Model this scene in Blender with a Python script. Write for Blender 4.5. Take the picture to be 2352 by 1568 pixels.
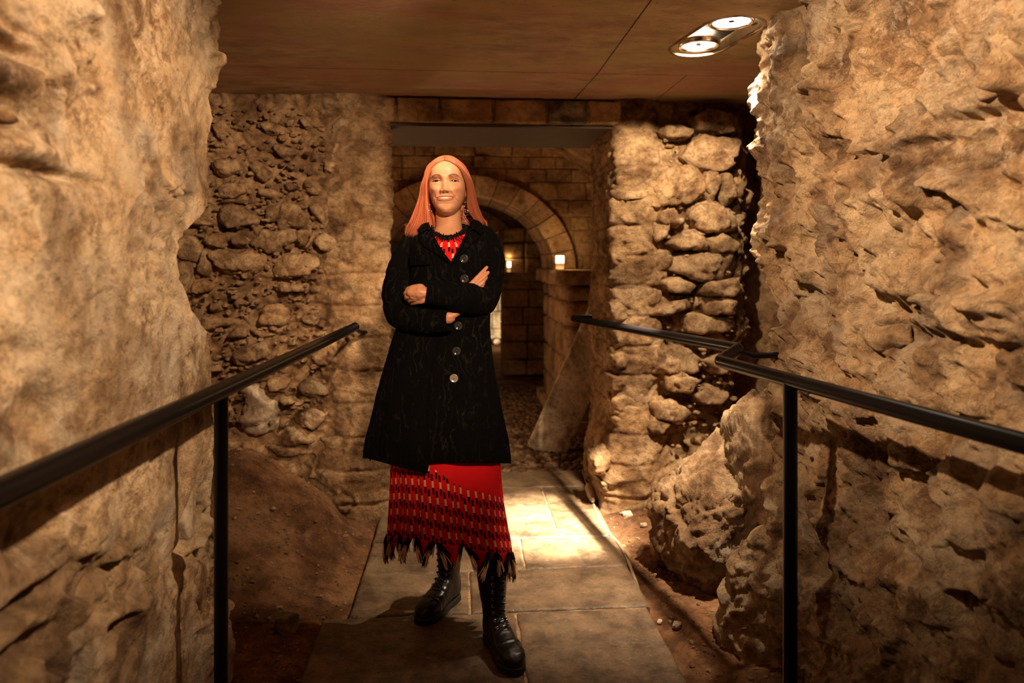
import bpy, math, random
import numpy as np
from mathutils import Vector, Matrix

for o in list(bpy.data.objects):
    bpy.data.objects.remove(o)
SC = bpy.context.scene
COL = SC.collection

# ------------------------------------------------------------------ camera
FPX, CAMZ, TH = 1568.0, 1.37, math.radians(4.3)
CT, ST = math.cos(TH), math.sin(TH)
cam_d = bpy.data.cameras.new('camera')
cam = bpy.data.objects.new('camera', cam_d); COL.objects.link(cam)
cam.location = (0, 0, CAMZ)
cam.rotation_euler = (math.radians(90), 0, -TH)
cam_d.sensor_width = 36; cam_d.sensor_fit = 'HORIZONTAL'
cam_d.lens = 36 * FPX / 2352
cam_d.shift_y = -184 / 2352
cam_d.clip_start = .02
cam_d.dof.use_dof = True
cam_d.dof.focus_distance = 2.45
cam_d.dof.aperture_fstop = 2.2
SC.camera = cam

# ------------------------------------------------------------------ world, exposure
w = bpy.data.worlds.new('world'); SC.world = w; w.use_nodes = True
w.node_tree.nodes['Background'].inputs[0].default_value = (.9, .45, .2, 1)
w.node_tree.nodes['Background'].inputs[1].default_value = .012
SC.view_settings.view_transform = 'Standard'
SC.view_settings.look = 'None'
SC.view_settings.exposure = 0.0
SC.view_settings.gamma = 1.0
SC.view_settings.use_curve_mapping = False
try:
    SC.cycles.max_bounces = 8
except Exception:
    pass

# ------------------------------------------------------------------ lights
def light(name, kind, loc, target=None, energy=50, color=(1, .74, .46), size=.05, angle=70, blend=.6, sx=None, sy=None):
    d = bpy.data.lights.new(name, kind); o = bpy.data.objects.new(name, d); COL.objects.link(o)
    o.location = loc; d.energy = energy; d.color = color
    if kind in ('SPOT', 'POINT'):
        d.shadow_soft_size = size
    if kind == 'SPOT':
        d.spot_size = math.radians(angle); d.spot_blend = blend
    if kind == 'AREA':
        d.shape = 'RECTANGLE'; d.size = sx or size; d.size_y = sy or size
    if target is not None:
        o.rotation_euler = (Vector(target) - Vector(loc)).to_track_quat('-Z', 'Y').to_euler()
    return o

WARM = (1, .725, .465)
# ceiling spots of the near vault, just outside the frame
light('ceiling_spot_a', 'SPOT', (.72, .95, 2.24), (-.80, 1.48, 1.52), 230, WARM, .03, 62, .7)
light('ceiling_spot_b', 'SPOT', (-.35, .85, 2.24), (1.25, 1.72, 1.66), 400, WARM, .025, 66, 1.0)
light('ceiling_spot_c', 'SPOT', (.34, -.30, 2.16), (-.03, 2.42, 1.18), 350, (1, .72, .46), .05, 25, .8)
light('ceiling_spot_d', 'SPOT', (.15, 1.55, 2.24), (-1.15, 3.7, 1.40), 205, WARM, .03, 54, .8)
# lamps inside the recessed fitting in view
light('downlight_near', 'SPOT', (1.11, 2.57, 2.262), (.78, 3.28, 0), 330, (1, .80, .56), .020, 62, 1.0)
light('downlight_far', 'SPOT', (1.11, 2.83, 2.262), (.47, 3.52, 0), 4400, (1, .86, .64), .02, 23, 1.0)
light('downlight_far_wash', 'SPOT', (1.02, 2.82, 2.2965), (.90, 3.80, 1.10), 330, (1, .78, .52), .015, 112, .35)
# crypt lighting
light('crypt_uplight', 'POINT', (-1.10, 5.45, .75), None, 26, (1, .66, .36), .12)
light('crypt_fill', 'POINT', (-.75, 7.15, 1.75), None, 1.2, (1, .60, .28), .15)
light('back_floor_lamp', 'SPOT', (-.12, 10.1, .25), (.25, 11.2, .8), 150, (1, .80, .52), .05, 120, .6)

# ------------------------------------------------------------------ noise in numpy
def _h(ix, iy, iz, seed):
    with np.errstate(over='ignore'):
        n = (ix.astype(np.uint32) * np.uint32(374761393)) ^ (iy.astype(np.uint32) * np.uint32(668265263)) ^ \
            (iz.astype(np.uint32) * np.uint32(2246822519)) ^ np.uint32((seed * 3266489917) & 0xffffffff)
        n = (n ^ (n >> np.uint32(13))) * np.uint32(1274126177)
        n = (n ^ (n >> np.uint32(15))) * np.uint32(2246822519)
        n = n ^ (n >> np.uint32(16))
    return n

def perlin(p, seed=0):
    i = np.floor(p).astype(np.int64); f = p - i
    u = f * f * f * (f * (f * 6 - 15) + 10)
    out = 0
    for dx in (0, 1):
        wx = u[:, 0] if dx else 1 - u[:, 0]
        for dy in (0, 1):
            wy = u[:, 1] if dy else 1 - u[:, 1]
            for dz in (0, 1):
                wz = u[:, 2] if dz else 1 - u[:, 2]
                h = _h(i[:, 0] + dx, i[:, 1] + dy, i[:, 2] + dz, seed)
                gx = (h & np.uint32(1023)).astype(float) / 511.5 - 1
                gy = ((h >> np.uint32(10)) & np.uint32(1023)).astype(float) / 511.5 - 1
                gz = ((h >> np.uint32(20)) & np.uint32(1023)).astype(float) / 511.5 - 1
                out = out + wx * wy * wz * (gx * (f[:, 0] - dx) + gy * (f[:, 1] - dy) + gz * (f[:, 2] - dz))
    return out

def fbm(p, octv=4, seed=0, gain=.5):
    a, s, t = 1.0, 1.0, 0
    for k in range(octv):
        t = t + a * perlin(p * s + k * 17.3, seed + k)
        a *= gain; s *= 2.03
    return t

def ridged(p, octv=4, seed=0):
    a, s, t = 1.0, 1.0, 0
    for k in range(octv):
        t = t + a * (1 - 2.2 * np.abs(perlin(p * s + k * 9.1, seed + k)))
        a *= .5; s *= 2.1
    return t / 1.9

_W = {}
def facets(p, seed=0):
    worley(p, seed); return _W['fac']
def worley(p, seed=0):
    """F1, F2 and the nearest cell's random value"""
    i = np.floor(p).astype(np.int64); f = p - i
    F1 = np.full(len(p), 9.); F2 = np.full(len(p), 9.); cid = np.zeros(len(p)); fac = np.zeros(len(p))
    for dx in (-1, 0, 1):
        for dy in (-1, 0, 1):
            for dz in (-1, 0, 1):
                h = _h(i[:, 0] + dx, i[:, 1] + dy, i[:, 2] + dz, seed)
                qx = dx + (h & np.uint32(1023)).astype(float) / 1023 - f[:, 0]
                qy = dy + ((h >> np.uint32(10)) & np.uint32(1023)).astype(float) / 1023 - f[:, 1]
                qz = dz + ((h >> np.uint32(20)) & np.uint32(1023)).astype(float) / 1023 - f[:, 2]
                d = qx * qx + qy * qy + qz * qz
                m = d < F1
                F2 = np.where(m, F1, np.minimum(F2, d))
                cid = np.where(m, ((h >> np.uint32(5)) & np.uint32(4095)).astype(float) / 4095, cid)
                tx_ = (h & np.uint32(255)).astype(float) / 127.5 - 1; ty_ = ((h >> np.uint32(8)) & np.uint32(255)).astype(float) / 127.5 - 1; tz_ = ((h >> np.uint32(16)) & np.uint32(255)).astype(float) / 127.5 - 1
                fac = np.where(m, qx * tx_ + qy * ty_ + qz * tz_, fac)
                F1 = np.where(m, d, F1)
    _W['fac'] = fac
    return np.sqrt(F1), np.sqrt(F2), cid

def sstep(a, b, x):
    t = np.clip((x - a) / (b - a), 0, 1)
    return t * t * (3 - 2 * t)

# ------------------------------------------------------------------ pixel -> place helpers
def ray(px, py):
    u = (px - 1176) / FPX
    return u * CT + ST, CT - u * ST, (600 - py) / FPX

def onY(px, py, Y):
    a, b, c = ray(px, py); t = Y / b
    return (a * t, Y, CAMZ + c * t)

def onX(px, py, X):
    a, b, c = ray(px, py); t = X / a
    return (X, b * t, CAMZ + c * t)

def onZ(px, py, Z=0.0):
    a, b, c = ray(px, py); t = (Z - CAMZ) / c
    return (a * t, b * t, Z)

# ------------------------------------------------------------------ mesh helpers
def mesh_np(name, V, F, smooth=True, uv=None, colors=None):
    V = np.asarray(V, dtype=np.float32)
    me = bpy.data.meshes.new(name)
    if isinstance(F, np.ndarray) and F.ndim == 2:
        n, k = F.shape
        me.vertices.add(len(V)); me.vertices.foreach_set('co', V.ravel())
        me.loops.add(n * k); me.loops.foreach_set('vertex_index', F.astype(np.int32).ravel())
        me.polygons.add(n)
        me.polygons.foreach_set('loop_start', np.arange(0, n * k, k, dtype=np.int32))
        me.polygons.foreach_set('loop_total', np.full(n, k, dtype=np.int32))
        me.update(calc_edges=True)
    else:
        me.from_pydata([tuple(map(float, v)) for v in V], [], [tuple(int(i) for i in f) for f in F])
    if uv is not None:
        l = me.uv_layers.new(name='UVMap')
        li = np.zeros(len(me.loops), dtype=np.int32); me.loops.foreach_get('vertex_index', li)
        l.data.foreach_set('uv', np.asarray(uv, dtype=np.float32)[li].ravel())
    if colors is not None:
        a = me.color_attributes.new('Col', 'FLOAT_COLOR', 'POINT')
        c = np.ones((len(V), 4), dtype=np.float32); c[:, :3] = colors
        a.data.foreach_set('color', c.ravel())
    me.polygons.foreach_set('use_smooth', np.full(len(me.polygons), smooth))
    me.validate()
    me.update()
    return me

def link(name, me, mat=None, parent=None, label=None, cat=None, group=None, kind=None, loc=None, rot=None):
    o = bpy.data.objects.new(name, me); COL.objects.link(o)
    if mat is not None and me is not None and len(me.materials) == 0:
        me.materials.append(mat)
    if parent is not None: o.parent = parent
    if loc is not None: o.location = loc
    if rot is not None: o.rotation_euler = rot
    if label: o['label'] = label
    if cat: o['category'] = cat
    if group: o['group'] = group
    if kind: o['kind'] = kind
    return o

def grid_faces(n, m, wrap_n=False, wrap_m=False, off=0):
    a = np.arange(n if wrap_n else n - 1); b = np.arange(m if wrap_m else m - 1)
    A, B = np.meshgrid(a, b, indexing='ij'); A = A.ravel(); B = B.ravel()
    A1 = (A + 1) % n; B1 = (B + 1) % m
    return np.stack([A * m + B, A1 * m + B, A1 * m + B1, A * m + B1], 1) + off

class MB:
    """collects quads/tris of simple shapes into one mesh"""
    def __init__(s): s.V = []; s.F = []; s.n = 0
    def add(s, V, F):
        V = np.asarray(V, float); s.V.append(V)
        s.F += [tuple(int(i) + s.n for i in f) for f in F]; s.n += len(V); return s
    def box(s, c, sz, rot=None):
        c = np.array(c, float); h = np.array(sz, float) / 2
        V = np.array([[x, y, z] for x in (-1, 1) for y in (-1, 1) for z in (-1, 1)]) * h
        if rot is not None: V = V @ np.array(rot).T
        return s.add(V + c, [(0, 1, 3, 2), (4, 6, 7, 5), (0, 4, 5, 1), (2, 3, 7, 6), (0, 2, 6, 4), (1, 5, 7, 3)])
    def tube(s, pts, r, seg=12, cap=True, flat=1.0):
        pts = np.asarray(pts, float); n = len(pts)
        r = np.full(n, r, float) if np.isscalar(r) else np.asarray(r, float)
        T = np.gradient(pts, axis=0); T /= np.linalg.norm(T, axis=1)[:, None] + 1e-12
        up = np.array([0, 0, 1.]) if abs(T[0, 2]) < .9 else np.array([1., 0, 0])
        N = np.cross(T[0], up); N /= np.linalg.norm(N)
        V = []
        for k in range(n):
            N = N - T[k] * np.dot(N, T[k]); N /= np.linalg.norm(N) + 1e-12
            B = np.cross(T[k], N)
            a = np.linspace(0, 2 * np.pi, seg, endpoint=False)
            V.append(pts[k] + r[k] * (np.cos(a)[:, None] * N + flat * np.sin(a)[:, None] * B))
        F = grid_faces(n, seg, wrap_m=True).tolist()
        V = np.concatenate(V)
        if cap:
            F.append(tuple(range(seg))[::-1]); F.append(tuple((n - 1) * seg + i for i in range(seg)))
        return s.add(V, F)
    def mesh(s, name, smooth=True):
        return mesh_np(name, np.concatenate(s.V), s.F, smooth)
    def build(s, name, mat, parent=None, smooth=True, **kw):
        return link(name, s.mesh(name, smooth), mat, parent, **kw)

def bevel(o, wd, seg=2):
    m = o.modifiers.new('bevel', 'BEVEL'); m.width = wd; m.segments = seg; m.limit_method = 'ANGLE'; m.angle_limit = math.radians(40)
    return o

_ICO = {}
def ico(sub):
    if sub not in _ICO:
        import bmesh
        bm = bmesh.new(); bmesh.ops.create_icosphere(bm, subdivisions=sub, radius=1)
        V = np.array([v.co[:] for v in bm.verts]); F = np.array([[v.index for v in f.verts] for f in bm.faces])
        bm.free(); _ICO[sub] = (V / np.linalg.norm(V, axis=1)[:, None], F)
    return _ICO[sub]

def polytope(normals, dists, sub=4, sharp=14):
    """soft-edged convex rock around the origin"""
    D, F = ico(sub)
    N = np.asarray(normals, float); N /= np.linalg.norm(N, axis=1)[:, None]
    q = np.maximum(D @ N.T, 0) / np.asarray(dists)[None, :]
    r = 1 / (np.sum(q ** sharp, axis=1) ** (1 / sharp) + 1e-9)
    return D * r[:, None], F

def rock_mesh(name, size, seed, sub=4, rough=.05, nplanes=16, sharp=12, flat_bottom=False, cut=.62):
    rng = np.random.default_rng(seed)
    N = rng.normal(size=(nplanes, 3)); N /= np.linalg.norm(N, axis=1)[:, None]
    d = rng.uniform(cut, 1.0, nplanes)
    for ax in range(3):
        for s in (-1, 1):
            v = np.zeros(3); v[ax] = s; N = np.vstack([N, v + rng.normal(size=3) * .12]); d = np.append(d, .95)
    V, F = polytope(N, d, sub, sharp)
    n = fbm(V * 2.2 + seed, 5, seed % 97, .55); V = V * (1 + rough * n * 2.0)[:, None]
    V = V * np.array(size) / 2
    return V, F

# ------------------------------------------------------------------ materials
def nt(name):
    m = bpy.data.materials.new(name); m.use_nodes = True
    t = m.node_tree; b = t.nodes['Principled BSDF']
    return m, t, b

def N_(t, typ, **kw):
    n = t.nodes.new(typ)
    for k, v in kw.items():
        if k in ('inp',):
            for a, c in v.items(): n.inputs[a].default_value = c
        else: setattr(n, k, v)
    return n

def ramp(t, fac, stops):
    r = t.nodes.new('ShaderNodeValToRGB'); e = r.color_ramp.elements
    while len(e) < len(stops): e.new(.5)
    for el, (p, c) in zip(e, stops):
        el.position = p; el.color = (*c, 1)
    t.links.new(fac, r.inputs[0]); return r.outputs[0]

def mixc(t, fac, a, b, mode='MIX'):
    m = t.nodes.new('ShaderNodeMix'); m.data_type = 'RGBA'; m.blend_type = mode
    for s, v in ((m.inputs[0], fac), (m.inputs[6], a), (m.inputs[7], b)):
        if hasattr(v, 'is_linked') or hasattr(v, 'links'): t.links.new(v, s)
        elif isinstance(v, (int, float)): s.default_value = v
        else: s.default_value = (*v, 1)
    return m.outputs[2]

def noise(t, vec, scale, detail=6, rough=.6, dist=0.0):
    n = t.nodes.new('ShaderNodeTexNoise'); n.inputs['Scale'].default_value = scale
    n.inputs['Detail'].default_value = detail; n.inputs['Roughness'].default_value = rough
    n.inputs['Distortion'].default_value = dist
    t.links.new(vec, n.inputs['Vector']); return n.outputs['Fac']

def coords(t, sc=(1, 1, 1), obj=False):
    if obj:
        c = t.nodes.new('ShaderNodeTexCoord').outputs['Object']
    else:
        c = t.nodes.new('ShaderNodeNewGeometry').outputs['Position']
    m = t.nodes.new('ShaderNodeMapping'); m.inputs['Scale'].default_value = sc
    t.links.new(c, m.inputs['Vector']); return m.outputs[0]

def bump(t, b, h, strength=.5, dist=.01, prev=None):
    n = t.nodes.new('ShaderNodeBump'); n.inputs['Strength'].default_value = strength; n.inputs['Distance'].default_value = dist
    t.links.new(h, n.inputs['Height'])
    if prev is not None: t.links.new(prev, n.inputs['Normal'])
    t.links.new(n.outputs[0], b.inputs['Normal']); return n.outputs[0]

def stone_mat(name, c_dark, c_mid, c_light, c_pale=None, scale=3.0, rough=.9, bmp=.5, pale=(.60, .70), spots=.25, stretch=(1, 1, 1), rand=.0, fine=60, patch=.75, mott=0):
    m, t, b = nt(name)
    v = coords(t, stretch)
    n1 = noise(t, v, scale, 8, .62, .3)
    col = ramp(t, n1, [(.36, c_dark), (.48, c_mid), (.61, c_light)])
    n2 = noise(t, v, scale * 6, 6, .7)
    col = mixc(t, .55, col, ramp(t, n2, [(.38, (.42, .38, .35)), (.50, (1, 1, 1)), (.62, (1.25, 1.22, 1.2))]), 'MULTIPLY')
    if mott:
        nm = noise(t, v, 15, 9, .82, .4); nk = noise(t, v, 2.3, 3, .5, .5)
        mk = mixc(t, 1.0, ramp(t, nm, [(.42, (mott,) * 3), (.495, (0,) * 3)]), ramp(t, nk, [(.40, (.15,) * 3), (.58, (1,) * 3)]), 'MULTIPLY')
        col = mixc(t, mk, col, (.16, .085, .042))
        mk2 = mixc(t, 1.0, ramp(t, nm, [(.52, (0,) * 3), (.60, (mott * .8,) * 3)]), ramp(t, nk, [(.40, (.2,) * 3), (.58, (1,) * 3)]), 'MULTIPLY')
        col = mixc(t, mk2, col, (.74, .60, .44))
    n7 = noise(t, v, scale * .8, 4, .6, .6); col = mixc(t, patch, col, ramp(t, n7, [(.38, (.38, .32, .28)), (.48, (.92, .92, .92)), (.60, (1.2, 1.18, 1.15))]), 'MULTIPLY')
    if c_pale:
        n3 = noise(t, v, scale * 1.4, 5, .55, .8)
        mp = t.nodes.new('ShaderNodeMapRange'); mp.inputs[1].default_value = pale[0]; mp.inputs[2].default_value = pale[1]
        mp.inputs[4].default_value = .62; t.links.new(n3, mp.inputs[0]); col = mixc(t, mp.outputs[0], col, c_pale)
    if spots:
        n4 = noise(t, v, fine, 3, .6)
        col = mixc(t, ramp(t, n4, [(.26, (spots,) * 3), (.40, (0,) * 3)]), col, (.10, .055, .03))
    if rand:
        oi = t.nodes.new('ShaderNodeObjectInfo')
        col = mixc(t, rand, col, ramp(t, oi.outputs['Random'], [(0, (.55, .50, .47)), (.5, (1, .95, .9)), (1, (1.3, 1.2, 1.12))]), 'MULTIPLY')
    t.links.new(col, b.inputs['Base Color'])
    b.inputs['Roughness'].default_value = rough
    b.inputs['Specular IOR Level'].default_value = .25
    h = mixc(t, .5, ramp(t, noise(t, v, 28, 8, .72), [(.2, (0,) * 3), (.8, (1,) * 3)]), ramp(t, noise(t, v, 110, 5, .7), [(.25, (0,) * 3), (.75, (1,) * 3)]))
    bump(t, b, h, bmp, .012)
    return m

def simple_mat(name, col, rough=.5, metal=0.0, spec=.5, emit=None, estr=1.0):
    m, t, b = nt(name)
    b.inputs['Base Color'].default_value = (*col, 1); b.inputs['Roughness'].default_value = rough
    b.inputs['Metallic'].default_value = metal; b.inputs['Specular IOR Level'].default_value = spec
    if emit:
        b.inputs['Emission Color'].default_value = (*emit, 1); b.inputs['Emission Strength'].default_value = estr
    v = coords(t, obj=True)
    n = noise(t, v, 40, 4, .6)
    r = ramp(t, n, [(.3, (rough * .93,) * 3), (.7, (min(1, rough * 1.07),) * 3)])
    t.links.new(r, b.inputs['Roughness'])
    return m

M = {}
M['plaster'] = stone_mat('lime_plaster', (.21, .125, .065), (.50, .325, .175), (.66, .475, .29), (.74, .62, .46), 3.4, .9, .9, (.50, .74), .6, fine=38, mott=.85)
M['rough_plaster'] = stone_mat('weathered_rubble_wall', (.17, .092, .044), (.46, .275, .135), (.62, .43, .245), (.62, .49, .35), 4.2, .92, 1.3, (.50, .78), .6, fine=42, mott=.7)
M['earth_mortar'] = stone_mat('earth_mortar', (.22, .115, .055), (.41, .24, .12), (.54, .345, .19), None, 5, .95, 1.0, spots=.6, fine=45)
M['rubble'] = stone_mat('rubble_stone', (.24, .135, .066), (.42, .26, .135), (.54, .37, .21), (.60, .47, .33), 9, .9, .9, (.60, .70), .45, rand=.45)
M['jamb'] = stone_mat('limewashed_jamb', (.27, .145, .065), (.44, .265, .13), (.56, .365, .20), None, 6, .9, 1.0, spots=.6, fine=50, stretch=(1, 1, 1.3))
M['ashlar'] = stone_mat('ashlar_stone', (.30, .17, .08), (.42, .26, .13), (.52, .35, .19), None, 4, .85, .5, spots=.4, rand=.35)
M['earth'] = stone_mat('trodden_earth', (.12, .052, .021), (.25, .115, .050), (.37, .19, .09), None, 4, .97, 1.0, spots=.6, fine=55)
M['boulder'] = stone_mat('bedrock', (.17, .085, .038), (.40, .24, .125), (.60, .42, .25), (.62, .48, .33), 4, .95, 1.0, (.60, .70), .5)
M['flint'] = stone_mat('grey_flint', (.08, .07, .06), (.17, .145, .12), (.36, .29, .22), None, 8, .7, .4, spots=.2)
M['pale_stone'] = stone_mat('pale_stone', (.45, .33, .22), (.60, .47, .33), (.70, .58, .42), None, 5, .85, .4, spots=.2)
# ================================================================== STRUCTURE
def resample(path, steps):
    P = []
    for (a, b, st) in zip(path[:-1], path[1:], steps):
        a = np.array(a, float); b = np.array(b, float); L = np.linalg.norm(b - a)
        n = max(1, int(round(L / st)))
        for k in range(n): P.append(a + (b - a) * k / n)
    P.append(np.array(path[-1], float))
    return np.array(P)

def wallsurf(name, path, steps, zs, zstep, disp, mat, warp=None, smoothing=3, kind='structure', top=True, parent=None, **kw):
    """solid-looking wall: an upright sheet following a plan path that wraps its corners; outward = right-hand side of travel"""
    P = resample(path, steps)
    for _ in range(smoothing):
        Q = P.copy(); Q[1:-1] = .25 * P[:-2] + .5 * P[1:-1] + .25 * P[2:]; P = Q
    T = np.gradient(P, axis=0); T /= np.linalg.norm(T, axis=1)[:, None]
    Nn = np.stack([T[:, 1], -T[:, 0]], 1)
    nz = int((zs[1] - zs[0]) / zstep) + 1; Z = np.linspace(zs[0], zs[1], nz)
    n = len(P)
    V = np.zeros((n, nz, 3)); V[..., 0] = P[:, None, 0]; V[..., 1] = P[:, None, 1]; V[..., 2] = Z[None, :]
    NN = np.zeros((n, nz, 3)); NN[..., 0] = Nn[:, None, 0]; NN[..., 1] = Nn[:, None, 1]
    V = V.reshape(-1, 3); NN = NN.reshape(-1, 3)
    if warp is not None: V = warp(V)
    dd_ = disp(V).reshape(n, nz)
    for _ in range(1):
        dd_[1:-1] = .25 * dd_[:-2] + .5 * dd_[1:-1] + .25 * dd_[2:]; dd_[:, 1:-1] = .25 * dd_[:, :-2] + .5 * dd_[:, 1:-1] + .25 * dd_[:, 2:]
    V = V + NN * dd_.reshape(-1)[:, None]
    F = grid_faces(n, nz)
    me = mesh_np(name, V, F)
    o = link(name, me, mat, parent, kind=kind, **kw)
    try: o.cycles.shadow_terminator_geometry_offset = .25; o.cycles.shadow_terminator_offset = .1
    except Exception: pass
    return o

def silh(pts, X):
    A = np.array([onX(px, py, X) for px, py in pts]); A = A[np.argsort(A[:, 2])]
    return A[:, 2], A[:, 1]

def pits(V, feats, ax):
    """hollows (+) and bosses (-) of the relief; feats: (Y or X, z, ry, rz, depth, power)"""
    d = np.zeros(len(V))
    for (a, z, ra, rz, dep) in feats:
        q = ((V[:, ax] - a) / ra) ** 2 + ((V[:, 2] - z) / rz) ** 2
        d -= dep * np.exp(-q ** 1.6)
    return d

# ---- left near wall: lime plaster over rubble
XL = -.75
zl, yl = silh([(497, 0), (497, 60), (495, 130), (492, 190), (472, 218), (481, 270), (472, 330), (478, 400), (466, 470), (440, 505), (400, 548), (386, 590),
               (402, 640), (425, 690), (440, 725), (474, 765), (480, 850), (478, 930), (480, 1000), (487, 1090), (482, 1150), (480, 1215), (500, 1240), (512, 1330), (522, 1450), (527, 1568)], XL)
zl_, yl_ = zl, yl
def warp_left(V):
    V = V.copy(); e = np.interp(V[:, 2], zl_, yl_)
    wgt = sstep(1.15, 1.95, V[:, 1]); V[:, 1] += (e - 1.95 + .015) * wgt
    return V
lf = []
for (px, py, rx, ry, d) in [(40, 110, 70, 22, .07), (20, 240, 60, 45, .09), (110, 230, 14, 60, .03), (90, 395, 130, 16, .035), (45, 60, 60, 14, .03), (330, 100, 24, 18, .02),
                            (130, 125, 22, 80, -.018), (235, 360, 24, 40, -.012), (60, 340, 60, 20, -.02), (90, 950, 40, 60, .03), (40, 820, 60, 50, .02),
                            (60, 1400, 110, 30, .05), (60, 1510, 90, 40, .05), (80, 1230, 50, 60, .03), (430, 1120, 10, 200, .012), (360, 1240, 18, 50, .012), (350, 1060, 10, 24, .015)]:
    a = onX(px, py, XL); b = onX(px + rx, py, XL); c = onX(px, py + ry, XL)
    lf.append((a[1], a[2], abs(b[1] - a[1]), abs(c[2] - a[2]), d))
def disp_left(V):
    m = sstep(.02, .32, fbm(V * 1.9 + 3.3, 3, 5) + .25 * sstep(1.35, 1.0, V[:, 1]))
    F1, F2, cid = worley(V * np.array([9, 9, 12.]), 4)
    stone = sstep(0, .28, F2 - F1) * (.5 + .5 * cid)
    h = .028 * fbm(V * 1.6, 3, 1) + .016 * fbm(V * 6, 5, 2, .6) * (.4 + m) + m * .014 * (stone - .5)
    h += .0052 * fbm(V * 26, 5, 3, .7) * (.3 + 1.0 * m)
    n = perlin(V * 17 + 7, 9); h -= .014 * sstep(.22, .48, n) * (.3 + m)
    n = perlin(V * 42 + 1, 19); h -= .005 * sstep(.22, .45, n)
    h -= .012 * sstep(.87, .97, ridged(V * 1.9 + 5, 2, 33)) * .6
    wv_ = V + .02 * fbm(V * 7, 2, 88)[:, None]
    h += (.006 + .030 * m) * facets(wv_ * np.array([7, 7, 9.]), 81) + (.0015 + .009 * m) * facets(wv_ * 24, 82)
    return h + pits(V, lf, 1)
wall_left = wallsurf('wall_left', [(-.62, -1.6), (XL, .2), (XL, .85), (XL, 1.97), (-1.95, 2.12), (-1.95, 3.8)], [.08, .012, .0042, .008, .08], (-.02, 2.30), .0046, disp_left, M['plaster'], warp_left, 6)

# ---- right near wall: rough rubble and bedrock
XR = 1.17
zr, yr = silh([(1738, 0), (1735, 100), (1738, 160), (1730, 240), (1731, 300), (1737, 380), (1748, 450), (1741, 540), (1752, 600), (1765, 660), (1778, 710), (1768, 760), (1775, 800), (1795, 850),
               (1770, 900), (1780, 950), (1790, 1010), (1775, 1080), (1800, 1200), (1800, 1568)], XR)
zr_, yr_ = zr, yr
def warp_right(V):
    V = V.copy(); e = np.interp(V[:, 2], zr_, yr_)
    wgt = sstep(1.7, 2.62, V[:, 1]); V[:, 1] += (e - 2.62) * wgt
    return V
rf = []
for (px, py, rx, ry, d) in [(2200, 130, 110, 90, .035), (2260, 330, 100, 70, .11), (2120, 335, 50, 16, .05), (2210, 270, 60, 16, .045), (2330, 240, 60, 30, .07), (1862, 500, 20, 90, .05), (1990, 420, 90, 80, -.05),
                            (1905, 165, 70, 8, .03), (1840, 60, 20, 110, .012), (1780, 520, 40, 22, -.02), (2130, 590, 40, 50, .03), (2080, 640, 90, 60, -.03),
                            (2050, 700, 60, 24, .035), (2090, 770, 90, 26, .045), (2200, 700, 120, 60, -.03), (2270, 660, 60, 22, .05), (2300, 800, 200, 16, .03), (1850, 690, 50, 30, .02),
                            (2150, 445, 120, 40, -.03), (2320, 440, 60, 40, .06), (2060, 1160, 20, 30, .03), (2140, 1170, 22, 16, .03), (2230, 1280, 40, 34, .04), (1890, 1290, 30, 50, .03), (1850, 1120, 30, 40, .02),
                            (2330, 1180, 60, 90, -.05), (2270, 1130, 16, 70, .03), (2000, 1430, 50, 50, .02), (1960, 1060, 40, 30, -.02), (2190, 1000, 120, 50, .012), (1880, 930, 50, 20, .025)]:
    a = onX(px, py, XR); b = onX(px + rx, py, XR); c = onX(px, py + ry, XR)
    rf.append((a[1], a[2], abs(b[1] - a[1]), abs(c[2] - a[2]), d))
def disp_right(V):
    m = sstep(-.3, .2, fbm(V * 1.5 + 13.3, 3, 15))
    F1, F2, cid = worley(V * np.array([8, 8, 10.]) + .35 * fbm(V * 5, 2, 8)[:, None], 14)
    stone = sstep(0, .3, F2 - F1) * (.35 + .65 * cid)
    up = sstep(.9, 1.3, V[:, 2])
    h = .045 * fbm(V * 1.5, 3, 11) + .038 * fbm(V * 5.5, 6, 12, .66) + m * .030 * (stone - .5) * (.35 + .65 * up) + .020 * ridged(V * np.array([4, 4, 6.]), 2, 77)
    h += .0115 * fbm(V * 24, 5, 13, .75)
    n = perlin(V * 14 + 7, 29); h -= .022 * sstep(.18, .45, n) * (.2 + m) * (.3 + .7 * up)
    n = perlin(V * 36 + 1, 39); h -= .008 * sstep(.2, .45, n)
    wv_ = V + .022 * fbm(V * 7, 2, 88)[:, None]
    h += .048 * facets(wv_ * np.array([5, 5, 6.5]), 91) + .017 * facets(wv_ * 15, 92) + .005 * facets(wv_ * 48, 93)
    hol = sstep(.05, .35, perlin(V * 6.5 + 3.7, 49)) * sstep(1.2, 1.7, V[:, 2]) * sstep(2.1, 1.5, V[:, 1]); h -= .05 * hol
    # foot of bedrock swelling towards the path beside the post
    h += .27 * np.exp(-(((V[:, 1] - 2.42) / .24) ** 2 + ((V[:, 2] - .02) / .36) ** 2)) + .10 * np.exp(-(((V[:, 1] - 1.6) / .5) ** 2 + ((V[:, 2]) / .4) ** 2))
    return (h + pits(V, rf, 1))
wall_right = wallsurf('wall_right', [(3.3, 2.66), (XR, 2.62), (XR, .95), (XR, .3), (.98, -1.6)], [.010, .0042, .012, .08], (-.02, 2.30), .0046, disp_right, M['rough_plaster'], warp_right, 6)

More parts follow.
